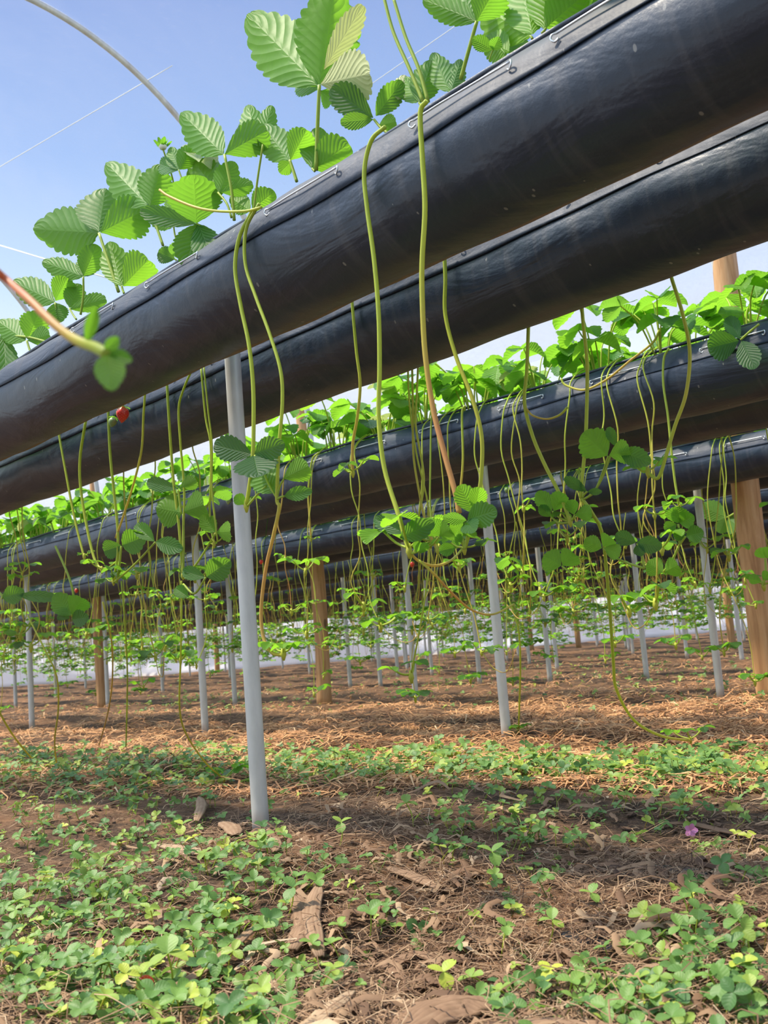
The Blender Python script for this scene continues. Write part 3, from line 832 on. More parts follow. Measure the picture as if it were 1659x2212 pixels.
# ------------------------------------------------------------------ runners
def plantlet_parts(seed, L, nleaf, res=(12, 2)):
    """little rosette at a runner's end, around the origin: list of (leaflets MB, petiole MB)"""
    rn = random.Random(seed); out = []
    for i in range(nleaf):
        a = i * 2.2 + rn.uniform(-.5, .5); up = rn.uniform(.2, 1.1)
        d = nrm([math.cos(a), math.sin(a), up]); ln = L * rn.uniform(.7, 1.6)
        tip = d * ln; l = L * rn.uniform(.75, 1.15)
        m1 = MB(); trifoliate(m1, tip, nrm([d[0], d[1], .1]), np.array([-.3 * d[0], -.3 * d[1], 1.0]), l, res[0], res[1], rn.choice([.15, .3, .5, .7, .85]), 0, rn, .3, .4)
        m2 = MB(); tube(m2, smooth([(0, 0, 0), tip * .5 + np.array([0, 0, -.004]), tip], 3), .0016, 5, .25)
        out.append((m1, m2))
    m3 = MB(); tube(m3, [(0, 0, -.012), (0, 0, -.004), (0, 0, .006)], [.0015, .0042, .0022], 7, .45)
    return out, m3

def runner_object(pts, r, tint, label, group, lets, name='strawberry_runner'):
    """pts: world polyline; lets: list of (point, size, leaves, seed)"""
    org = np.array(pts[0]); P = smooth([q - org for q in pts], 6)
    mb = MB(); tube(mb, P, r, 8, tint)
    o = link(name, mb.mesh(name, [M['stem']]), None, org)
    tag(o, label, 'strawberry runner', group)
    for (q, L, nl, sd) in lets:
        add_plantlet(o, q - org, L, nl, sd)
    return o
def add_plantlet(o, loc, L, nl, sd):
    parts, core = plantlet_parts(sd, L, nl, (14, 3))
    c = link('plantlet', core.mesh('plantlet', [M['stem']]), o, loc)
    for m1, m2 in parts:
        a, b = m1.arrays(), m2.arrays()
        l = link('leaf', mesh_from('leaf', a, [M['leaf']]), c)
        l2 = MB(); mm = mesh_from('leaf', merge([a, b]), [M['leaf'], M['stem']]); l.data = mm
def merge(arrs):
    off = 0; V, Fs, U, T, Mi = [], [], [], [], []
    for k, (v, f, uv, t, mi) in enumerate(arrs):
        V.append(v); Fs.append(f + off); U.append(uv); T.append(t); Mi.append(np.full(len(f), k)); off += len(v)
    return (np.concatenate(V), np.concatenate(Fs), np.concatenate(U), np.concatenate(T), np.concatenate(Mi))

FA = PA - R - .010                       # just in front of the nearest trough
PB_ = TROUGH[(0, 1)][1]; FB = PB_ - R - .010; BB = PB_ + R + .012
PC_ = TROUGH[(1, -1)][1]; FC = PC_ - R - .010
GA, GB_, GC = 'runners hanging from the nearest trough', 'runners hanging from the trough behind the nearest', 'runners hanging from the second pair of troughs'
def tr(pxs, p, p2=None):
    n = len(pxs); out = []
    for i, (x, y) in enumerate(pxs):
        q = p if p2 is None else p + (p2 - p) * (i / (n - 1)) ** 2
        out.append(PX(x, y, q))
    return out
RUN = [
 ('long runner over the nearest trough turning pink low down, centre right', GA, FA, FA, 12, [.3, .35, .45, .9, .8], [(922, 218), (908, 245), (913, 350), (918, 450), (912, 560), (912, 640), (918, 760), (935, 880), (960, 980), (985, 1070), (992, 1108)], []),
 ('long thick yellow-green runner bending right at its foot, in the centre', GA, FA, FA, 10, [.25, .3, .35, .4], [(832, 274), (802, 304), (787, 370), (793, 450), (808, 560), (818, 680), (820, 800), (818, 900), (830, 1010), (860, 1110), (884, 1192)], [((884, 1190), .022, 3, 1)]),
 ('straight left one of two runners crossing over the nearest trough', GA, FA, FA, 9, [.2, .3, .35, .4], [(548, 452), (518, 510), (508, 580), (520, 660), (537, 740), (546, 820), (548, 900), (545, 1000), (532, 1095)], [((532, 1096), .012, 2, 2)]),
 ('runner bowing to the right beside the thick pole with a long pink tail', GA, FA, FA, 8, [.2, .3, .3, .35, .5, .8, .75, .5], [(560, 440), (532, 494), (530, 570), (552, 640), (582, 720), (606, 800), (610, 870), (603, 960), (598, 1075), (603, 1096), (590, 1160), (574, 1230), (564, 1320), (570, 1380), (588, 1410), (612, 1414)], [((612, 1412), .012, 3, 3)]),
 ('orange-tinted runner sweeping left over the drooping blue-green leaf', GA, FA - .02, FA, 6, [.7, .6, .4, .4], [(345, 410), (365, 424), (420, 447), (470, 456), (530, 456), (565, 448)], []),
 ('green runner behind the long centre ones, bowing right to a leafy tip', GB_, FB, FB, 9, [.25, .35, .45, .4, .3], [(958, 520), (962, 600), (962, 680), (985, 770), (1020, 860), (1040, 940), (1040, 1020), (1030, 1090), (1003, 1188)], [((1003, 1186), .020, 3, 4)]),
 ('short runner with a small rosette ending on the second pair of troughs', GB_, FB, FB, 7, [.3, .35, .55, .75], [(758, 620), (762, 670), (770, 760), (778, 830), (772, 900), (762, 960), (762, 1022)], [((764, 1030), .014, 3, 5)]),
 ('leftmost runner hanging from the trough behind the nearest', GB_, FB, FB, 5, [.3, .35, .4], [(126, 930), (132, 965), (142, 1020), (155, 1090), (168, 1150), (182, 1204)], [((182, 1202), .010, 2, 6)]),
 ('runner second from the left behind the nearest trough, curling at its foot', GB_, FB, FB, 6, [.3, .35, .4], [(186, 905), (173, 990), (175, 1060), (190, 1150), (205, 1210), (220, 1232)], [((222, 1230), .020, 3, 7)]),
 ('runner passing beside the hanging red strawberry', GB_, FB, FB, 6, [.2, .3, .35], [(233, 870), (238, 980), (246, 1060), (254, 1140), (254, 1200), (245, 1258)], [((245, 1258), .024, 3, 8)]),
 ('slanting orange-brown runner right of the hanging strawberry', GB_, FB, FB, 5, [.35, .5, .7], [(314, 840), (310, 900), (306, 970), (290, 1040), (268, 1110), (250, 1162)], []),
 ('straight bright runner left of the thick pole', GB_, FB, FB, 6, [.25, .35, .3], [(360, 815), (366, 920), (375, 1040), (386, 1130), (395, 1245)], [((394, 1246), .020, 2, 9)]),
 ('bowed runner left of the thick pole', GB_, FB, FB, 5, [.25, .35, .3], [(414, 800), (395, 845), (386, 885), (390, 960), (398, 1060), (396, 1150), (396, 1240)], []),
 ('left strand of the twin runners beside the thick pole', GB_, FB, FB, 5, [.25, .35, .3], [(434, 790), (444, 900), (455, 960), (455, 1050), (453, 1110), (462, 1176)], [((462, 1176), .014, 3, 10)]),
 ('right strand of the twin runners beside the thick pole', GB_, FB, FB, 4, [.25, .35, .3], [(440, 788), (450, 890), (458, 960), (458, 1060), (470, 1170)], []),
 ('forked runner with a short pink side shoot right of centre', GB_, BB, BB, 8, [.3, .35, .4, .3], [(1142, 690), (1138, 800), (1133, 870), (1150, 940), (1175, 1000), (1210, 1070), (1232, 1128)], [((1232, 1128), .014, 2, 11)]),
 ('straight thick runner carrying a large bright leaf at right', GB_, BB, BB, 8, [.3, .4, .35, .3], [(1255, 640), (1260, 700), (1268, 780), (1268, 860), (1265, 950), (1258, 1030), (1254, 1076)], []),
 ('very long runner trailing down to the straw at lower right', GB_, BB, 2.2, 7, [.25, .3, .35, .4, .6], [(1256, 1076), (1280, 1110), (1302, 1160), (1316, 1300), (1325, 1430), (1332, 1490), (1370, 1556), (1430, 1590), (1492, 1600)], [((1484, 1592), .022, 3, 12)]),
 ('thick runner bending back left to a folded young leaf at right', GB_, BB, BB, 8, [.25, .4, .5, .35, .3], [(1445, 580), (1452, 605), (1475, 680), (1490, 760), (1482, 850), (1458, 920), (1440, 980), (1422, 1032), (1400, 1022)], [((1398, 1024), .014, 2, 13)]),
 ('left one of the parallel runners before the second trough at centre', GB_, BB, BB, 5, [.35, .5, .7], [(890, 780), (892, 880), (893, 980), (905, 1060), (920, 1130), (945, 1190)], [((946, 1190), .016, 2, 14)]),
 ('right one of the parallel runners before the second trough at centre', GB_, BB, BB, 5, [.3, .4, .4], [(904, 776), (900, 860), (898, 920), (912, 1000), (915, 1050), (902, 1130)], []),
 ('thin runner in front of the second trough left of the pink one', GC, FC, FC, 4, [.2, .2, .25], [(936, 888), (932, 900), (930, 1000), (930, 1100), (945, 1180)], []),
 ('thin pinkish runner between the long pink one and the bowed one', GC, FC, FC, 5, [.25, .3, .6, .7], [(1005, 876), (998, 895), (1000, 990), (994, 1060), (985, 1100)], []),
 ('thin arched runner falling over the second trough left of the middle', GC, FC, FC, 4, [.25, .3, .6, .7], [(688, 978), (674, 995), (666, 1060), (668, 1110), (672, 1166)], [((672, 1168), .010, 3, 15)]),
 ('curved pink runner lying over the lip of the second trough at right', GC, FC - .01, FC + .05, 5, [.3, .6, .7, .4], [(1212, 818), (1222, 832), (1262, 842), (1310, 820), (1360, 780), (1410, 740), (1425, 710)], []),
 ('slender light runner left of the thick bending one at right', GC, FC, FC, 5, [.25, .3, .3], [(1445, 752), (1434, 775), (1433, 830), (1443, 900), (1450, 970), (1458, 1040), (1468, 1098)], [((1468, 1100), .022, 3, 16)]),
 ('runner trailing from the leafy clump down to the clover at left', GB_, FB, 1.45, 4, [.3, .4, .55, .5], [(392, 1255), (392, 1330), (390, 1430), (388, 1530), (402, 1585), (442, 1645), (484, 1690)], [((500, 1694), .020, 4, 17)]),
 ('thin straight runner hanging almost to the ground at left', GB_, FB, 1.5, 3.5, [.2, .3, .4], [(262, 1255), (270, 1350), (275, 1450), (274, 1540), (272, 1612)], []),
 ('thin orange runner reaching the ground at far left', GB_, FB, 1.4, 3.5, [.4, .5, .6], [(60, 1330), (95, 1400), (122, 1460), (126, 1530), (118, 1600), (123, 1656)], []),
 ('orange runner slanting out of the left edge to the ground', GB_, FB, 1.4, 4, [.5, .5, .6], [(-40, 1440), (-10, 1520), (28, 1588), (70, 1640)], []),
 ('brownish runner curving to the ground left of the middle', GB_, FB, 1.6, 3.5, [.5, .7, .8], [(222, 1300), (240, 1380), (243, 1460), (234, 1535), (214, 1610)], []),
 ('green runner with a leafy tip just above the straw, right of centre pole', GC, FC, FC + .3, 4, [.25, .3, .35], [(1098, 1290), (1120, 1360), (1124, 1440), (1122, 1520), (1120, 1580)], [((1125, 1590), .018, 3, 18)]),
 ('long red-brown runner swinging between two plantlets in the centre', GA, FA, FA + .3, 5, [.4, .8, .7, .5], [(905, 1210), (938, 1240), (975, 1280), (1020, 1318), (1065, 1327), (1110, 1305)], []),
 ('arched pink runner joining the two centre plantlets', GA, FA, FB, 6, [.6, .65, .4], [(886, 1194), (905, 1212), (940, 1222), (975, 1210), (1000, 1184)], []),
]
for i, (lab, grp, p, p2, wpx, tint, pxs, lets) in enumerate(RUN):
    pts = tr(pxs, p, None if p2 == p else p2)
    r = wpx * .5 * depth(pts[len(pts) // 2]) / F
    if i == 26: pass
    for q in pts:
        q[2] = max(q[2], .012)
    ll = []
    for (q, L, nl, sd) in lets:
        ll.append((pts[-1] + np.array([0, 0, .004]), L * 1.5, nl, sd))
    o = runner_object(pts, r, tint, lab, grp, ll)
    if i == 15:      # short pink side shoot
        s = tr([(1135, 880), (1150, 897), (1180, 905), (1208, 897), (1226, 880)], BB); org = pts[0]
        mb = MB(); tube(mb, smooth([q - org for q in s], 5), [.0018, .0016, .0022], 7, [.6, .65, .3]); link('side_shoot', mb.mesh('side_shoot', [M['stem']]), o)

# traced plantlet leaves that hang in mid air on the runners
HANG = [
 ('large dark three-part leaf on the runner just right of the thick pole', FA, [
    [((546, 982), (460, 960), 50, 1, -.01, .15, .08), ((550, 980), (602, 962), 46, 1, -.01, .15, .12), ((548, 984), (556, 1018), 84, 1, -.03, .1, .1)],
    [((612, 1034), (672, 1004), 48, -1, .0, .3, .7)], [((600, 1062), (548, 1012), 58, -1, .02, .3, .45)], [((614, 1072), (664, 1062), 28, 1, .0, .2, .25)], [((530, 1088), (508, 1072), 24, 1, .0, .2, .2)]],
   [[(598, 1076), (580, 1045), (565, 1010), (550, 984)], [(534, 1094), (556, 1068), (575, 1050)], [(598, 1074), (604, 1052), (612, 1036)], [(600, 1078), (606, 1074), (614, 1072)]]),
 ('leafy clump hanging in front of the second trough at the left', FB, [
    [((394, 1108), (344, 1098), 66, -1, .0, .3, .6), ((396, 1106), (446, 1088), 62, -1, .0, .4, .5)], [((384, 1056), (312, 1040), 28, 1, .0, .2, .08), ((388, 1056), (428, 1034), 30, -1, .0, .3, .4)],
    [((262, 1178), (222, 1192), 38, 1, .0, .2, .15), ((264, 1178), (306, 1162), 50, 1, .0, .35, .45)], [((334, 1170), (292, 1132), 30, 1, .0, .3, .3), ((337, 1170), (384, 1184), 34, 1, .0, .2, .1)],
    [((466, 1150), (437, 1116), 34, -1, .0, .3, .75), ((468, 1150), (502, 1148), 40, -1, .0, .3, .7)], [((446, 1246), (490, 1216), 48, 1, .0, .3, .1), ((444, 1248), (392, 1232), 28, 1, .0, .3, .15)],
    [((408, 1290), (378, 1270), 26, 1, .0, .3, .3)]],
   [[(395, 1250), (397, 1180), (396, 1110)], [(252, 1258), (258, 1220), (262, 1180)], [(246, 1258), (290, 1220), (335, 1172)], [(400, 1250), (430, 1210), (466, 1152)], [(396, 1262), (420, 1282), (444, 1248)], [(392, 1110), (388, 1080), (385, 1058)]]),
 ('cluster of dark and bright leaves where the centre runners meet', FA, [
    [((876, 1152), (808, 1120), 34, 1, .0, .3, .1), ((864, 1162), (924, 1134), 42, 1, -.02, .2, .05)], [((1022, 1108), (994, 1050), 44, -1, .0, .4, .6), ((1026, 1106), (1036, 1052), 36, -1, .0, .3, .65)],
    [((1010, 1122), (1060, 1106), 50, 1, -.02, .1, .06), ((1008, 1124), (962, 1118), 24, 1, -.02, .2, .08), ((1008, 1126), (1020, 1142), 40, 1, -.02, .2, .15)],
    [((948, 1158), (926, 1128), 44, -1, .0, .3, .5), ((950, 1158), (976, 1142), 44, -1, .0, .3, .6)], [((998, 1160), (978, 1128), 30, -1, .0, .3, .65), ((1000, 1158), (1022, 1138), 34, -1, .0, .3, .7)],
    [((900, 1196), (904, 1168), 20, -1, .0, .3, .3), ((906, 1196), (924, 1172), 18, -1, .0, .3, .4)], [((986, 1182), (950, 1190), 26, 1, .0, .2, .5)], [((990, 1180), (990, 1152), 16, 1, .0, .2, .2)]],
   [[(884, 1190), (880, 1172), (872, 1156)], [(1004, 1186), (1008, 1160), (1010, 1126)], [(890, 1196), (930, 1180), (948, 1160)], [(1002, 1186), (1002, 1172), (999, 1160)], [(1008, 1150), (1018, 1130), (1024, 1108)]]),
 ('large bright leaf with a toothed blue-green one on the right-hand runner', BB, [
    [((1312, 984), (1262, 938), 66, -1, .0, .35, .75), ((1316, 984), (1362, 972), 48, -1, .0, .3, .85)], [((1340, 975), (1396, 996), 40, 1, -.02, .2, .12), ((1330, 965), (1314, 922), 20, 1, .02, .2, .25)],
    [((1268, 1062), (1220, 1032), 22, 1, .0, .2, .15), ((1270, 1062), (1296, 1062), 14, 1, .0, .2, .1)]],
   [[(1262, 1078), (1284, 1062), (1302, 1020), (1314, 985)], [(1272, 1072), (1290, 1052), (1306, 1020), (1318, 986)], [(1258, 1074), (1262, 1068), (1268, 1062)]]),
 ('fan of small leaves on the forked runner right of centre', BB, [
    [((1192, 1104), (1162, 1064), 34, -1, .0, .4, .5), ((1196, 1104), (1216, 1064), 36, -1, .0, .3, .7)], [((1190, 1116), (1166, 1094), 22, 1, .0, .2, .35)], [((1240, 1112), (1232, 1080), 26, -1, .0, .3, .6), ((1242, 1112), (1280, 1106), 32, -1, .0, .3, .55)]],
   [[(1230, 1126), (1212, 1120), (1193, 1105)], [(1230, 1128), (1208, 1130), (1191, 1117)], [(1232, 1126), (1238, 1120), (1241, 1113)]]),
 ('dark five-lobed leaf hanging over the second trough at right', FC, [
    [((1596, 736), (1530, 752), 58, 1, .0, .15, .12), ((1602, 736), (1628, 790), 44, 1, -.02, .15, .1)], [((1598, 732), (1572, 684), 30, 1, .02, .3, .15)]],
   [[(1640, 700), (1620, 716), (1600, 734)]]),
 ('pale underside of a drooping leaf beside the right wooden post', P1 + 3 * SP - HS - R - .012, [
    [((1570, 1118), (1518, 1094), 40, -1, .0, .1, .7), ((1568, 1120), (1554, 1150), 26, -1, .0, .1, .6), ((1572, 1120), (1600, 1140), 44, -1, .0, .1, .35)]],
   [[(1597, 1078), (1598, 1090), (1590, 1106), (1571, 1118)]]),
 ('pair of flat leaves hanging under the third trough at right', BB, [
    [((1300, 1184), (1264, 1168), 34, -1, .0, .3, .75), ((1304, 1184), (1342, 1196), 32, -1, .0, .3, .7), ((1302, 1180), (1320, 1160), 36, -1, .0, .3, .75)], [((1374, 1172), (1330, 1156), 30, 1, .0, .2, .1), ((1376, 1172), (1424, 1180), 34, 1, .0, .2, .12), ((1376, 1176), (1386, 1198), 24, 1, .0, .2, .15)]],
   [[(1392, 1228), (1386, 1200), (1376, 1174)], [(1392, 1228), (1340, 1210), (1303, 1185)]]),
 ('rosette of toothed leaves on the slender light runner at right', FC, [
    [((1462, 1132), (1436, 1144), 26, 1, .0, .2, .2), ((1464, 1130), (1462, 1096), 44, 1, .0, .3, .35), ((1468, 1130), (1496, 1116), 36, 1, .0, .3, .4)], [((1482, 1158), (1516, 1150), 34, 1, .0, .2, .08), ((1480, 1158), (1456, 1152), 26, 1, .0, .2, .1)],
    [((1432, 1236), (1400, 1216), 40, -1, .0, .3, .75), ((1434, 1236), (1466, 1220), 40, -1, .0, .3, .8)]],
   [[(1466, 1180), (1474, 1168), (1481, 1159)], [(1468, 1180), (1468, 1150), (1465, 1132)], [(1466, 1180), (1452, 1210), (1433, 1236)]]),
 ('round two-part leaf between the two right-hand poles', BB, [
    [((1212, 1222), (1176, 1202), 48, -1, .0, .3, .55), ((1215, 1222), (1240, 1194), 44, -1, .0, .3, .6)]], [[(1238, 1244), (1228, 1234), (1214, 1223)]]),
 ('bright leaf pair at the right edge before the wooden post', BB, [
    [((1652, 1206), (1636, 1186), 22, -1, .0, .3, .75), ((1654, 1206), (1666, 1184), 26, -1, .0, .3, .8)], [((1645, 1256), (1618, 1248), 20, -1, .0, .3, .75), ((1648, 1254), (1662, 1236), 22, -1, .0, .3, .8)]],
   [[(1650, 1262), (1654, 1235), (1653, 1207)], [(1650, 1264), (1648, 1260), (1646, 1256)]]),
 ('bright leaves hanging at the far left below the second trough', FB, [
    [((152, 1330), (122, 1286), 44, -1, .0, .3, .6), ((156, 1330), (178, 1288), 44, -1, .0, .3, .5)], [((150, 1336), (128, 1322), 28, 1, .0, .3, .1), ((156, 1338), (184, 1334), 34, 1, .0, .3, .12)], [((6, 1292), (42, 1280), 36, 1, .0, .2, .2), ((40, 1286), (112, 1290), 22, 1, .0, .2, .1)]],
   [[(120, 1180), (150, 1250), (160, 1300), (155, 1332)], [(-10, 1270), (2, 1284), (6, 1292)]]),
]
for lab, p, leaves, stalks in HANG:
    b = leaves[0][0][0]; org = PX(b[0], b[1], p)
    root = bpy.data.objects.new('runner_plantlet', None); COL.objects.link(root); root.location = org
    tag(root, lab, 'plantlet', 'young plants dangling on runners')
    for lf in leaves:
        mb = MB()
        for (bb, t, w, side, dp, fold, tint) in lf:
            hero_leaflet(mb, bb, t, w, p, side, dp - .012, fold, .08, tint, nu=32, nv=4)
        a = list(mb.arrays()); a[0] = a[0] - org
        link('leaf', mesh_from('leaf', a, [M['leaf']]), root)
    for st in stalks:
        mb = MB(); hero_stalk(mb, st, p, 5, .2)
        a = list(mb.arrays()); a[0] = a[0] - org
        link('petiole', mesh_from('petiole', a, [M['stem']]), root)

# blurred runner tip close to the lens, hanging from the trough overhead
def near_runner():
    p = .19
    pts = [PX(x, y, q) for (x, y), q in zip([(-260, 380), (-120, 485), (0, 592), (60, 645), (120, 703), (165, 735), (205, 750), (232, 766)], [.10, .14, p, p, p, p, p, p])]
    org = pts[0]; dd = depth(pts[4])
    mb = MB(); tube(mb, smooth([q - org for q in pts], 6), [9 * dd / F, 9 * dd / F, 10.5 * dd / F, 12 * dd / F], 12, [1, 1, 1, .8, .4, .2])
    o = link('strawberry_runner', mb.mesh('strawberry_runner', [M['stem']]), None, org)
    tag(o, 'blurred pink and green runner tip close to the viewer at the left edge', 'strawberry runner')
    mb = MB()
    hero_leaflet(mb, (186, 742), (206, 672), 26, p, 1, .0, .5, .25, .6)
    hero_leaflet(mb, (234, 765), (240, 826), 58, p, 1, -.01, .3, .1, .85)
    hero_leaflet(mb, (236, 765), (276, 776), 30, p, 1, .0, .3, .1, .6)
    hero_leaflet(mb, (228, 760), (252, 732), 26, p, 1, .0, .3, .1, .4)
    hero_leaflet(mb, (232, 764), (212, 806), 24, p, 1, .0, .3, .1, .6)
    a = list(mb.arrays()); a[0] = a[0] - org
    link('leaf', mesh_from('leaf', a, [M['leaf']]), o)
near_runner()

# procedural runner variants ------------------------------------------------
def runner_arrays(seed, low):
    """local frame: y away across the row (negative = towards the viewer), x along, z up, origin on the trough top"""
    rn = random.Random(seed); ln = rn.uniform(.50, .66) if seed % 5 else rn.uniform(.72, .84)
    pts = [(0, -.02, .012)]
    for a in (60, 35, 10): pts.append((rn.uniform(-.004, .004), -(R + .010) * math.cos(math.radians(a)), (R + .010) * math.sin(math.radians(a)) - R))
    x = 0; n = 6; drift = rn.uniform(-.10, .10); amp = rn.uniform(.01, .035)
    for i in range(1, n + 1):
        s = i / n; pts.append((drift * s * s + amp * math.sin(s * rn.uniform(2, 5) + seed), -(R + .012) + rn.uniform(-.012, .012) - .02 * s, -R - (ln - R) * s))
    P = smooth(pts, 3 if low else 5)
    red = rn.random(); tint = [.3, .35, .4, .35] if red < .55 else ([.3, .4, .55, .6] if red < .85 else [.4, .6, .8, .9])
    stem = MB(); tube(stem, P, [.0021, .0017], 3 if low else 6, tint, 0, not low)
    lets = []
    ends = [P[-1]]
    if rn.random() < .5: ends.append(P[int(len(P) * .72)])
    nodes = []
    for kk, q in enumerate(ends):
        parts, core = plantlet_parts(seed * 7 + kk, rn.uniform(.020, .032), rn.randint(2, 4), (6, 1) if low else (12, 2))
        nodes.append((q, parts, core))
    # side runner that curls away
    side = None
    if rn.random() < .6:
        q = P[-1]; d = rn.choice([-1, 1]) * rn.uniform(.06, .16)
        s = smooth([q, q + np.array([d * .3, .01, -.04]), q + np.array([d * .7, .02, -.05]), q + np.array([d, .03, rn.uniform(-.02, .03)])], 3 if low else 5)
        side = MB(); tube(side, s, .0011, 3 if low else 5, [.4, .7, .8], 0, False)
    return stem, nodes, side
RV = []
for sd in range(1, 13):
    stem, nodes, side = runner_arrays(sd, False)
    ent = {'stem': stem.mesh('strawberry_runner', [M['stem']]), 'nodes': [], 'side': side.mesh('side_runner', [M['stem']]) if side else None}
    for q, parts, core in nodes:
        al = [m1.arrays() for m1, m2 in parts]; bl = [m2.arrays() for m1, m2 in parts] + [core.arrays()]
        A = merge(al); A = (A[0], A[1], A[2], A[3], np.zeros(len(A[1]))); Bm = merge(bl); Bm = (Bm[0], Bm[1], Bm[2], Bm[3], np.zeros(len(Bm[1])))
        ent['nodes'].append((q, mesh_from('plantlet', merge([A, Bm]), [M['leaf'], M['stem']])))
    RV.append(ent)
def place_runner(row, sgn, t, back, rn, label, group):
    p = TROUGH[(row, sgn)][1]; ent = rn.choice(RV)
    o = link('strawberry_runner', ent['stem'], None, W(p, t, ZTOP))
    o.rotation_euler = (0, 0, RZ + (math.pi if back else 0)); sx = rn.choice([-1, 1])
    o.scale = (sx, 1, rn.uniform(.82, 1.12))
    tag(o, label, 'strawberry runner', group)
    for q, me in ent['nodes']:
        c = link('plantlet', me, o, q); s = rn.uniform(1.0, 1.75); c.rotation_euler = (0, 0, rn.uniform(0, 6.28)); c.scale = (s, s, s / o.scale[2])
    if ent['side']: link('side_runner', ent['side'], o)
rn = random.Random(23)
def runners_on(row, sgn, t0, t1, n, backshare, name):
    ts = sorted([rn.uniform(t0, t1) for _ in range(n)], reverse=True)
    for i, t in enumerate(ts):
        bk = rn.random() < backshare
        place_runner(row, sgn, t, bk, rn, 'yellow-green strawberry runner, %s from the left hanging off the %s' % (ordn(i), name), 'runners of the ' + name)
runners_on(0, 1, 1.2, 3.4, 7, 1.0, 'trough behind the nearest')
runners_on(1, -1, 1.3, 6.4, 34, .1, 'front trough of the second pair')
runners_on(1, 1, 1.3, 6.8, 30, .9, 'rear trough of the second pair')
runners_on(2, -1, 1.9, 9.6, 60, .1, 'front trough of the third pair')
runners_on(2, 1, 1.9, 9.9, 50, .9, 'rear trough of the third pair')
runners_on(3, -1, 2.5, 11, 60, .1, 'front trough of the fourth pair')

def distant_runners():
    rn = random.Random(5); lows = []
    for sd in range(21, 29):
        stem, nodes, side = runner_arrays(sd, True)
        leafs, stems = [], [stem.arrays()]
        if side: stems.append(side.arrays())
        for q, parts, core in nodes:
            for m1, m2 in parts:
                a = list(m1.arrays()); a[0] = a[0] * 1.6 + q; leafs.append(tuple(a))
                b = list(m2.arrays()); b[0] = b[0] * 1.6 + q; stems.append(tuple(b))
        A = merge(leafs); A = A[:4] + (np.zeros(len(A[1])),); B = merge(stems); B = B[:4] + (np.ones(len(B[1])),)
        off = len(A[0]); lows.append((np.concatenate([A[0], B[0]]), np.concatenate([A[1], B[1] + off]), np.concatenate([A[2], B[2]]), np.concatenate([A[3], B[3]]), np.concatenate([A[4], B[4]])))
    V, Fs, U, T, Mi = [], [], [], [], []; off = 0
    c, s = math.cos(RZ), math.sin(RZ)
    for row in range(3, 12):
        for sgn in (-1, 1):
            if row == 3 and sgn == -1: continue
            p, t0, t1 = TROUGH[(row, sgn)][1:]
            ta, tb = .5 * row + 1.0, min(3.3 * (row + 1), t1)
            for _ in range(int((tb - ta) * (8.5 if row < 7 else 6.5))):
                t = rn.uniform(ta, tb); v, f, uv, tt, mi = rn.choice(lows)
                sx = rn.choice([-1, 1]); sy = rn.choice([-1, 1]); sz = rn.uniform(.8, 1.15)
                x, y, z = v[:, 0] * sx, v[:, 1] * sy, v[:, 2] * sz
                q = W(p, t, ZTOP)
                V.append(np.column_stack([x * c - y * s + q[0], x * s + y * c + q[1], z + q[2]])); Fs.append(f + off); U.append(uv)
                T.append(np.clip(tt + rn.uniform(-.15, .2), 0, 1)); Mi.append(mi); off += len(v)
    arr = (np.concatenate(V), np.concatenate(Fs), np.concatenate(U), np.concatenate(T), np.concatenate(Mi))
    o = link('distant_runners', mesh_from('distant_runners', arr, [M['leaf'], M['stem']]))
    tag(o, 'curtain of strawberry runners and plantlets hanging from the far troughs', 'runners', None, 'stuff')
distant_runners()
def distant_foliage():
    rn = random.Random(9); lows = []
    for i in range(5):
        mb = MB()
        for (tip, d, up, L, tint, st, sd) in plant_data(500 + i, 7, 0):
            trifoliate(mb, tip, d, up, L * 1.1, 4, 1, tint, 0, random.Random(sd), .5, .4, 1.5)
        lows.append(mb.arrays())
    V, Fs, U, T, Mi = [], [], [], [], []; off = 0
    for row in range(4, 12):
        for sgn in (-1, 1):
            if row == 4 and sgn == -1: continue
            p, t0, t1 = TROUGH[(row, sgn)][1:]
            for t in np.arange(.5 * row + 1.2, min(3.3 * (row + 1), t1), .36):
                v, f, uv, tt, mi = rn.choice(lows); a = rn.uniform(0, 6.28); sc = rn.uniform(.7, .9)
                c, s = math.cos(a) * sc, math.sin(a) * sc; q = W(p, t, ZTOP - .01)
                V.append(np.column_stack([v[:, 0] * c - v[:, 1] * s + q[0], v[:, 0] * s + v[:, 1] * c + q[1], v[:, 2] * sc + q[2]])); Fs.append(f + off); U.append(uv); T.append(tt); Mi.append(mi); off += len(v)
    arr = (np.concatenate(V), np.concatenate(Fs), np.concatenate(U), np.concatenate(T), np.concatenate(Mi))
    o = link('distant_foliage', mesh_from('distant_foliage', arr, [M['leaf']]))
    tag(o, 'strawberry foliage massed on top of the far troughs', 'foliage', None, 'stuff')
distant_foliage()

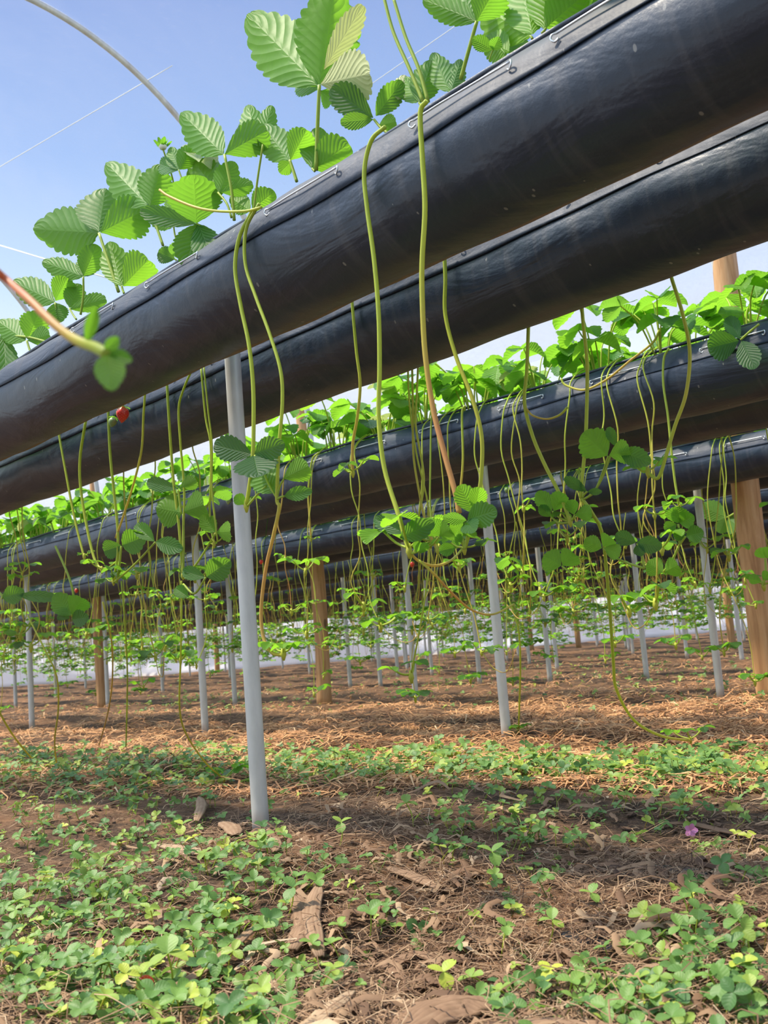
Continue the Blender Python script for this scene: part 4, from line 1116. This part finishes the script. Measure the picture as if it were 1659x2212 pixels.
# ------------------------------------------------------------------ berries
def berry(q, r, mk, label, tilt=0.0, calyx=True, hang=.12):
    mb = MB(); n = 14; prof = [(0, 0)] + [(math.sin(math.pi * s) ** .75 * (1 - .35 * s), s) for s in np.linspace(.06, .97, n)] + [(0, 1)]
    P = [(0, 0, -s * r * 2.3) for _, s in prof]; tube(mb, P, [max(.02, w) * r for w, _ in prof], 18)
    o = link('strawberry', mb.mesh('strawberry', [M[mk]]), None, q); o.rotation_euler = (tilt, .2, 0)
    tag(o, label, 'strawberry')
    if mk == 'berry':
        mb = MB()
        for i in range(1, n, 1):
            w, s = prof[i]
            for j in range(9):
                a = j * 2 * math.pi / 9 + (i % 2) * .35; x = np.array([math.cos(a), math.sin(a), 0]) * w * r * 1.0 + np.array([0, 0, -s * r * 2.3])
                d = np.array([math.cos(a), math.sin(a), 0]) * r * .03
                tube(mb, [x - d, x + d], [r * .05, r * .02], 4)
        link('seeds', mb.mesh('seeds', [M['seed']]), o)
    if calyx:
        mb = MB()
        for k in range(7):
            a = k * 2 * math.pi / 7; leaflet(mb, np.zeros(3), np.array([math.cos(a), math.sin(a), -.15]), np.array([0, 0, 1.0]), r * 1.1, r * .4, .2, .2, 6, 1, .35)
        tube(mb, smooth([(0, 0, 0), (.004, 0, .03), (0, .006, hang)], 4), .0011, 5, .3)
        link('calyx', mb.mesh('calyx', [M['leaf']]), o)
q = PX(267, 876, PB_ - R - .03); sc = depth(q) / F
berry(q, 16.5 * sc, 'berry', 'ripe red strawberry hanging under the nearest trough at the left', .15)
q = PX(246, 901, PB_ - R - .03)
berry(q, 11 * sc, 'green_berry', 'unripe green strawberry hanging against the red one', -.3)
for (x, y, p, rr, mk, lab) in [(565, 1208, 2.3, 5, 'berry', 'small red strawberry right of the thick pole'), (891, 1212, 3.4, 6, 'berry', 'small red strawberry below the centre plantlet cluster'),
                               (166, 1270, 3.4, 5, 'berry', 'tiny red strawberry among far runners at the left'), (1095, 1052, 3.4, 6, 'green_berry', 'pale unripe berry over the third trough right of the pole'),
                               (495, 1072, FC, 8, 'green_berry', 'green berry on the second trough just left of the thick pole')]:
    q = PX(x, y, p); berry(q, rr * depth(q) / F, mk, lab, 0, True, max(.06, ZTOP - .08 - q[2]) if y > 1100 else .04)
q = GX(310, 2150); q[2] += .020; berry(q, .011, 'berry', 'squashed red strawberry lying in the clover at lower left', 1.3, False)

# ------------------------------------------------------------------ undergrowth
def patch_density(px, py):
    """how green the floor is, 0..1, from ground coordinates expressed as directions"""
    G = [(200, 1760, 330, 90, 1.0), (60, 1950, 330, 200, 1.0), (500, 1960, 240, 150, .8), (330, 2120, 300, 120, .9), (700, 1650, 260, 40, .9), (1090, 1790, 140, 70, 1.2), (1350, 1740, 300, 40, .7),
         (1000, 1690, 330, 45, .9), (1500, 1680, 240, 55, 1.0), (1560, 2060, 160, 160, .8), (1250, 2100, 170, 110, .45), (900, 1900, 230, 90, .4), (1050, 2170, 260, 60, .3),
         (450, 1520, 190, 26, .9), (900, 1470, 260, 16, .6), (1380, 1460, 260, 22, .6), (1250, 1890, 200, 60, .18), (150, 1650, 260, 40, .5), (1400, 1820, 240, 50, .3), (1500, 1400, 260, 14, .6), (750, 1440, 400, 10, .25)]
    d = np.full(np.shape(px), .10)
    for (x, y, sx_, sy_, a) in G: d = d + a * np.exp(-((px - x) / sx_) ** 2 - ((py - y) / sy_) ** 2)
    for (x, y, a, b) in HUSKS: d = d - .9 * np.exp(-((px - x) / a) ** 2 - ((py - y) / b) ** 2)
    d = d - .85 * np.exp(-((py - 1588) / 27) ** 2)
    return np.clip(d, 0, 1.0)
HUSKS = [(950, 2170, 130, 50), (1250, 2205, 240, 22), (700, 2180, 80, 60), (440, 2090, 70, 30), (400, 1855, 70, 26), (490, 1800, 40, 30), (660, 1990, 60, 50), (900, 1910, 90, 30), (1330, 1890, 130, 60), (1450, 1860, 120, 30), (1260, 2010, 90, 40), (900, 2050, 110, 30), (760, 1800, 180, 60), (1570, 1975, 60, 30)]
def ground_pts(n, y0, y1, dens, seed, ypow=1.0):
    rs = np.random.RandomState(seed)
    px = rs.uniform(-60, 1720, n); py = y0 + (y1 - y0) * rs.uniform(0, 1, n) ** ypow
    clump = .5 + .5 * np.sin(px * .031 + py * .017 + 3 * np.sin(py * .021)) * np.sin(py * .043 - px * .013 + seed)
    keep = rs.uniform(0, 1, n) < dens(px, py) * (.45 + .75 * clump)
    px, py = px[keep], py[keep]
    D = CF[None] + ((px - 829.5) / F)[:, None] * CR - ((py - 1106.0) / F)[:, None] * CU
    ok = D[:, 2] < -.0165; D = D[ok]; s = -EYE / D[:, 2]; q = D * s[:, None]
    return q[:, 0], q[:, 1], rs
def scatter(name, temps, x, y, z, yaw, tilt, tiltdir, sc, tint, mats, idx):
    V, Fs, U, T, Mi = [], [], [], [], []; off = 0
    for k, (v, f, uv, tt, mi) in enumerate(temps):
        sel = np.where(idx == k)[0]; n = len(sel)
        if n == 0: continue
        c, s = np.cos(yaw[sel])[:, None], np.sin(yaw[sel])[:, None]; S = sc[sel][:, None]
        X = (v[None, :, 0] * c - v[None, :, 1] * s) * S; Y = (v[None, :, 0] * s + v[None, :, 1] * c) * S; Z = v[None, :, 2] * S
        td, ta = tiltdir[sel][:, None], tilt[sel][:, None]
        along = X * np.cos(td) + Y * np.sin(td)
        Zn = Z * np.cos(ta) + along * np.sin(ta); a2 = along * np.cos(ta) - Z * np.sin(ta)
        X = X + (a2 - along) * np.cos(td); Y = Y + (a2 - along) * np.sin(td)
        VV = np.stack([X + x[sel][:, None], Y + y[sel][:, None], Zn + z[sel][:, None]], -1).reshape(-1, 3)
        m_ = len(v); FF = (f[None] + (np.arange(n) * m_)[:, None, None]).reshape(-1, 4) + off
        V.append(VV); Fs.append(FF); U.append(np.tile(uv, (n, 1))); T.append(np.clip(tt[None] + (tint[sel] - .5)[:, None], 0, 1).ravel()); Mi.append(np.tile(mi, n)); off += n * m_
    arr = (np.concatenate(V), np.concatenate(Fs), np.concatenate(U), np.concatenate(T), np.concatenate(Mi))
    return link(name, mesh_from(name, arr, mats))

def clover_leaf(mb, base, d, L, Wd, nu, nv, tint, fold=.35):
    D = nrm(d); up = np.array([0, 0, 1.0]); S = nrm(np.cross(D, up)); N = np.cross(S, D)
    s = np.linspace(0, 1, nu + 1); w = np.sin(math.pi * np.clip(s, 0, .97) ** 1.15) ** .55; w[0] = .05
    x = np.linspace(-1, 1, 2 * nv + 1); SS, XX = np.meshgrid(s, x, indexing='ij'); WW = np.repeat(w[:, None], len(x), 1)
    notch = np.where(np.abs(XX) < .4, -.07, 0) * (SS > .95)
    v = base + (SS * L + notch * L)[..., None] * D + (XX * WW * Wd / 2)[..., None] * S + (fold * np.abs(XX) * WW * Wd / 2 - .15 * L * SS ** 2)[..., None] * N
    c = len(x); f = [(i * c + j, i * c + j + 1, (i + 1) * c + j + 1, (i + 1) * c + j) for i in range(nu) for j in range(c - 1)]
    mb.add(v.reshape(-1, 3), f, np.stack([(XX + 1) / 2, SS], -1).reshape(-1, 2), tint, 0)
def clover_temp(seed, nu, nv, h, L, sides=4):
    rn = random.Random(seed); mb = MB(); top = np.array([rn.uniform(-.5, .5) * h, rn.uniform(-.5, .5) * h, h])
    if sides: tube(mb, smooth([(0, 0, -.003), top * .5 + np.array([.002, 0, .002]), top], 3 if nu > 3 else 1), .0007, sides, .35, 1, False)
    a0 = rn.uniform(0, 6)
    for k in range(3):
        a = a0 + k * 2.09 + rn.uniform(-.2, .2); l = L * rn.uniform(.85, 1.15)
        clover_leaf(mb, top, np.array([math.cos(a), math.sin(a), rn.uniform(-.1, .5)]), l, l * rn.uniform(.75, .98), nu, nv, .45 + rn.uniform(-.1, .1))
    return mb.arrays()
cl_near = [clover_temp(i, 6, 2, .012 + .006 * (i % 4), .0125) for i in range(6)]
cl_far = [clover_temp(20 + i, 3, 1, .016 + .008 * (i % 3), .0135, 3) for i in range(6)]
def clovers(name, temps, n, y0, y1, seed, smin, smax, label):
    x, y, rs = ground_pts(n, y0, y1, patch_density, seed); k = len(x)
    o = scatter(name, temps, x, y, hgt(x, y), rs.uniform(0, 6.28, k), np.abs(rs.normal(.45, .3, k)), math.pi * .5 + rs.normal(0, 1.0, k), rs.uniform(smin, smax, k),
                np.clip(rs.normal(.36, .20, k) + (rs.uniform(0, 1, k) < .07) * .4, 0, 1), [M['clover'], M['stem']], rs.randint(0, len(temps), k))
    tag(o, label, 'clover', None, 'stuff')
clovers('clover_undergrowth', cl_near, 5000, 1640, 2260, 3, .3, 1.2, 'mat of small green clover covering the near soil')
clovers('clover_undergrowth', cl_far, 9500, 1405, 1700, 4, .6, 1.35, 'patches of low green weeds between the farther rows')

def strip(mb, P, w, tint, up=(0, 0, 1), curl=0.0, mi=0):
    P = np.asarray(P, float); T = np.gradient(P, axis=0); S = np.cross(T, np.asarray(up, float)); S /= np.maximum(np.linalg.norm(S, axis=1, keepdims=True), 1e-9)
    n = len(P); w = np.interp(np.linspace(0, 1, n), np.linspace(0, 1, len(w)), w)[:, None] if not np.isscalar(w) else np.full((n, 1), w)
    v = np.stack([P - S * w / 2, P + np.array([0, 0, 1]) * w * curl, P + S * w / 2], 1).reshape(-1, 3)
    f = []
    for i in range(n - 1):
        for j in range(2): f.append((i * 3 + j, i * 3 + j + 1, (i + 1) * 3 + j + 1, (i + 1) * 3 + j))
    mb.add(v, f, None, tint, mi)
def straw_temp(seed, n, wide=1.0):
    rn = random.Random(seed); mb = MB(); L = rn.uniform(.03, .11); c = rn.uniform(-.5, .5); c2 = rn.uniform(-.3, .3); hz = rn.uniform(.1, .35)
    P = [(L * (s - .5), L * c * (s - .5) ** 2 * 1.6 + L * .1 * math.sin(s * 9 + seed), .005 + L * hz * math.sin(math.pi * s) * rn.uniform(.2, .8)) for s in np.linspace(0, 1, n)]
    strip(mb, P, [.0008 * wide, .0022 * wide, .0018 * wide, .0006 * wide], .5, (0, 0, 1), rn.uniform(0, .5))
    return mb.arrays()
def debris_temp(seed):
    """small curled dead leaf"""
    rn = random.Random(seed); mb = MB(); L = rn.uniform(.010, .026); w = L * rn.uniform(.18, .4); c = rn.uniform(.3, .9)
    v = []
    for i in range(6):
        s = i / 5; ww = w * math.sin(math.pi * (.08 + .84 * s)) ** .7
        for j in (-1, -.4, .4, 1):
            v.append(((s - .5) * L, j * ww * .5 + .1 * L * math.sin(4 * s), .003 + c * abs(j) * ww * .6 + L * .25 * (s - .5) ** 2 + .0008 * math.sin(9 * s + seed)))
    mb.add(v, [(i * 4 + j, i * 4 + j + 1, (i + 1) * 4 + j + 1, (i + 1) * 4 + j) for i in range(5) for j in range(3)], None, .4 + rn.uniform(-.2, .2))
    return mb.arrays()
def straw_density(px, py):
    d = .75 - .45 * patch_density(px, py)
    d = d + .3 * np.exp(-((py - 1580) / 45) ** 2) + .25 * np.exp(-((px - 800) / 250) ** 2 - ((py - 1790) / 80) ** 2)
    return np.clip(d, 0, 1)
st_near = [straw_temp(i, 7, .62) for i in range(22)] + [debris_temp(i) for i in range(6)]
st_far = [straw_temp(40 + i, 4, 1.7) for i in range(8)]
def straws(temps, n, y0, y1, seed, smin, smax, label, tm, ts_, mk='straw'):
    x, y, rs = ground_pts(n, y0, y1, straw_density, seed); k = len(x)
    o = scatter('straw_litter', temps, x, y, hgt(x, y), rs.uniform(0, 6.28, k), rs.uniform(-.15, .3, k), rs.uniform(0, 6.28, k), rs.uniform(smin, smax, k), np.clip(rs.normal(tm, ts_, k), 0, 1), [M[mk]], rs.randint(0, len(temps), k))
    tag(o, label, 'straw', None, 'stuff')
straws(st_near, 26000, 1680, 2260, 13, .45, 1.2, 'tangle of dry brown straw and dead leaves on the near soil', .42, .24, 'dead')
st_blade = [straw_temp(80 + i, 9, 3.2 + .5 * (i % 4)) for i in range(10)]
straws(st_blade, 1500, 1700, 2260, 17, .5, 1.2, 'broader dead grass blades lying on the near soil', .45, .22, 'dead')
straws(st_far, 46000, 1405, 1720, 14, .6, 1.6, 'orange dry straw spread between the farther rows', .42, .22)

# single clover plants that stand out in front
def clover_plant(px, py, size, tint, label, seed, group=None, h=1.0):
    rn = random.Random(seed); q = GX(px, py); d = depth(q); L = size * .52 * d / F
    hh = L * 1.9 * h; top = np.array([rn.uniform(-.3, .3) * hh, rn.uniform(-.3, .3) * hh, hh])
    q = q - np.array([0, 0, 0])
    mb = MB(); tube(mb, smooth([(0, 0, -.004), top * .5 + np.array([.003, 0, 0]), top], 5), L * .05, 6, .3)
    o = link('clover_plant', mb.mesh('clover_plant', [M['stem']]), None, q)
    tag(o, label, 'clover', group)
    a0 = rn.uniform(0, 6)
    for k in range(3):
        a = a0 + k * 2.09 + rn.uniform(-.15, .15); mb = MB()
        clover_leaf(mb, top, np.array([math.cos(a), math.sin(a) * .75, math.sin(a) * .75 + rn.uniform(0, .3)]) , L, L * rn.uniform(.8, .98), 12, 4, tint + rn.uniform(-.06, .06), rn.uniform(.05, .4))
        link('leaflet', mb.mesh('leaflet', [M['clover']]), o)
CP = [(368, 2120, 92, .6, 'largest bright green clover with flat heart-shaped leaflets, bottom left'), (160, 2125, 70, .3, 'round-leaved clover near the bottom left corner'), (620, 1975, 66, .3, 'blue-green clover with spread leaflets below the thick pole'),
      (1065, 1900, 66, .5, 'clover standing alone in the brown litter at centre right'), (1180, 2010, 56, .65, 'pale clover in bare litter, lower centre'), (1295, 1965, 50, .55, 'upright narrow-leaved clover in dark litter at right'),
      (940, 2110, 72, .9, 'yellowing clover with broad leaflets above the fan-shaped husk'), (1205, 2100, 60, .95, 'yellow-green clover at the bottom, left of the big right clump'), (1560, 2170, 90, .35, 'large rounded clover at the bottom right corner'),
      (1620, 2060, 74, .4, 'clover with three egg-shaped leaflets at the right edge'), (1480, 2050, 60, .35, 'clover on long stalks in the bottom right clump'), (1090, 2190, 70, .15, 'dark green clover behind the wooden husk at the bottom'),
      (30, 1990, 56, .55, 'yellow-rimmed clover at the left edge'), (165, 1870, 50, .4, 'clover with oval leaflets left of the husk pieces'), (395, 1815, 46, .7, 'bright clover just left of the pole foot'), (275, 1945, 50, .45, 'clover in the middle of the left-hand mat'),
      (1640, 2160, 60, .75, 'bright clover touching the right edge near the bottom'), (895, 1800, 50, .7, 'pale clover on straw right of the pole foot'), (735, 1855, 48, .6, 'clover between the pole foot and the curled husks'), (560, 1890, 44, .5, 'yellow-green clover below the pole foot')]
for i, (x, y, s, t, lab) in enumerate(CP): clover_plant(x, y, s, t, lab, 50 + i, 'clovers standing out of the mat')

# dry husks and sticks
def husk(ends, wpx, tint, label, seed, name='dry_husk', mk='husk', ribs=5, lift=.006, cat='dry husk'):
    rn = random.Random(seed); P = [GX(*e) for e in ends]; org = P[0].copy()
    pts = smooth([q - org + np.array([0, 0, lift + .004 * rn.random()]) for q in P], 6); n = len(pts)
    d = depth(P[0]); w = wpx * d / F; mb = MB(); m_ = 2 * ribs
    T = np.gradient(pts, axis=0); S = np.cross(T, [0, 0, 1.0]); S /= np.linalg.norm(S, axis=1, keepdims=True)
    prof = [1.0 - .75 * abs(2 * s - 1) ** 3 for s in np.linspace(.04, .96, n)]
    v, tt = [], []
    for i in range(n):
        for j in range(m_ + 1):
            x = j / m_ * 2 - 1; ww = w / 2 * prof[i] * (1 + .06 * math.sin(i * 1.9 + seed))
            z = ww * .28 * (1 - x * x) + ww * .05 * (j % 2) + .0006 * math.sin(i + j)
            v.append(pts[i] + S[i] * x * ww + np.array([0, 0, z])); tt.append(tint + .18 * (j % 2) + rn.uniform(-.08, .08))
    c = m_ + 1
    mb.add(v, [(i * c + j, i * c + j + 1, (i + 1) * c + j + 1, (i + 1) * c + j) for i in range(n - 1) for j in range(c - 1)], None, np.array(tt))
    o = link(name, mb.mesh(name, [M[mk]]), None, org); tag(o, label, cat)
    sm = o.modifiers.new('thickness', 'SOLIDIFY'); sm.thickness = .0015
husk([(865, 2210), (930, 2170), (1000, 2150), (1045, 2160)], 150, .35, 'broad ragged fan of dry brown husk at the bottom edge, centre', 1, ribs=9, lift=.012)
husk([(1030, 2212), (1180, 2206), (1330, 2206), (1500, 2212)], 66, .45, 'long brown woody husk lying along the bottom edge', 2, ribs=6, lift=.012)
husk([(640, 2230), (700, 2175), (758, 2120)], 52, .8, 'pale flat strip of dry leaf at the bottom, slanting up right', 3, ribs=5, lift=.012)
husk([(590, 2190), (660, 2150), (712, 2105)], 22, .7, 'narrow pale strip beside the wide pale dry leaf', 4, ribs=3)
husk([(330, 2160), (430, 2105), (520, 2040), (560, 2010)], 34, .45, 'long brown stalk slanting behind the bright clover, lower left', 5, ribs=4, lift=.014)
husk([(345, 1822), (395, 1850), (440, 1868)], 34, .75, 'pale split husk lying in the clover left of the pole foot', 6, ribs=4)
husk([(348, 1862), (400, 1868), (470, 1880)], 24, .7, 'lower pale husk sliver left of the pole foot', 7, ribs=3)
husk([(425, 1790), (436, 1760), (432, 1740)], 26, .55, 'short upright husk stub left of the pole foot', 8, ribs=3, lift=.02)
husk([(480, 1790), (500, 1800), (512, 1830)], 40, .5, 'brown curled husk just left of the pole foot', 9, ribs=4, lift=.014)
husk([(640, 1960), (660, 1990), (630, 2040)], 50, .4, 'curled brown husk below the blue-green clover, left part', 10, ribs=5, lift=.010)
husk([(690, 1945), (672, 1990), (690, 2050)], 40, .5, 'curled brown husk below the blue-green clover, right part', 11, ribs=5, lift=.012)
husk([(580, 1810), (600, 1850), (596, 1885)], 20, .5, 'narrow husk strip right of the pole foot', 12, ribs=3)
husk([(840, 1895), (900, 1912), (970, 1928)], 34, .45, 'brown leaf blade lying left of the lone clover', 13, ribs=5)
husk([(1260, 1880), (1330, 1868), (1400, 1872)], 26, .2, 'dark brown twisted leaf blade in the litter at right', 14, ribs=4)
husk([(1395, 1912), (1440, 1908), (1478, 1914)], 22, .3, 'small flat piece of wood in the litter at right', 15, name='wood_chip', ribs=3, cat='wood chip')
husk([(1550, 1990), (1575, 1975), (1598, 1960)], 15, .65, 'short orange stalk piece at the right', 16, name='stalk_piece', ribs=3, cat='stalk piece')
husk([(1120, 2075), (1160, 2062), (1260, 2048)], 24, .4, 'long dry stem lying behind the yellowing clovers', 17, ribs=3)
husk([(820, 2050), (900, 2030), (990, 2060)], 30, .35, 'grey-brown blade curling at lower centre', 18, ribs=4)
husk([(700, 2110), (740, 2090), (800, 2070)], 20, .6, 'thin light husk strip at lower centre', 19, ribs=3)
husk([(560, 2200), (575, 2175), (600, 2160)], 60, .6, 'bundle of pale fibres at the bottom, left of centre', 20, ribs=7)
husk([(1430, 1770), (1500, 1775), (1600, 1795), (1700, 1805)], 24, .15, 'dark rotten branch lying at the right edge', 21, name='fallen_branch', mk='husk', ribs=5, cat='branch')
husk([(950, 1905), (1000, 1900), (1050, 1885)], 30, .5, 'straw-coloured blade left of the lone clover', 22, ribs=3)
husk([(1340, 2100), (1400, 2085), (1470, 2080)], 18, .5, 'thin stem across the right clover clump', 23, ribs=3)
# snail shells, pink flower, plastic scrap
def shell(px, py, r, label):
    q = GX(px, py); q[2] += r * .8; mb = MB(); pts = []; rad = []
    for i in range(40):
        s = i / 39; a = s * 4.6 * math.pi; rr = r * .62 * (1 - s) ** .8; pts.append((rr * math.cos(a), r * .55 * s, rr * math.sin(a))); rad.append(max(.0004, r * .5 * (1 - s) ** .9))
    tube(mb, pts, rad, 12); o = link('snail_shell', mb.mesh('snail_shell', [M['shell']]), None, q); tag(o, label, 'snail shell', 'snail shells')
shell(793, 2182, .0065, 'upper one of two tiny snail shells at the bottom edge'); shell(810, 2204, .0062, 'lower one of two tiny snail shells at the bottom edge')
q = GX(1492, 1795); q[2] += .02; mb = MB()
for k in range(5):
    a = k * 1.2566; leaflet(mb, np.zeros(3), np.array([math.cos(a), -.4, math.sin(a)]), np.array([0, -1, 0.3]), .011, .008, .1, .1, 8, 2, .5)
o = link('weed_flower', mb.mesh('weed_flower', [M['petal_pink']]), None, q); tag(o, 'tiny pink weed flower in the litter at right', 'flower')
mb = MB(); tube(mb, [(0, 0, 0), (.003, .002, -.025)], .0007, 5, .2); link('stalk', mb.mesh('stalk', [M['stem']]), o)
for (pts, w, lab, sd) in [([(1395, 1850), (1450, 1862), (1560, 1880)], 60, 'black plastic scrap half buried at the right', 31), ([(1210, 1990), (1260, 2000), (1330, 2030)], 60, 'black plastic scrap half buried at lower centre right', 32)]:
    husk(pts, w, .5, lab, sd, name='plastic_scrap', mk='rubber', ribs=5, lift=-.001, cat='plastic scrap')
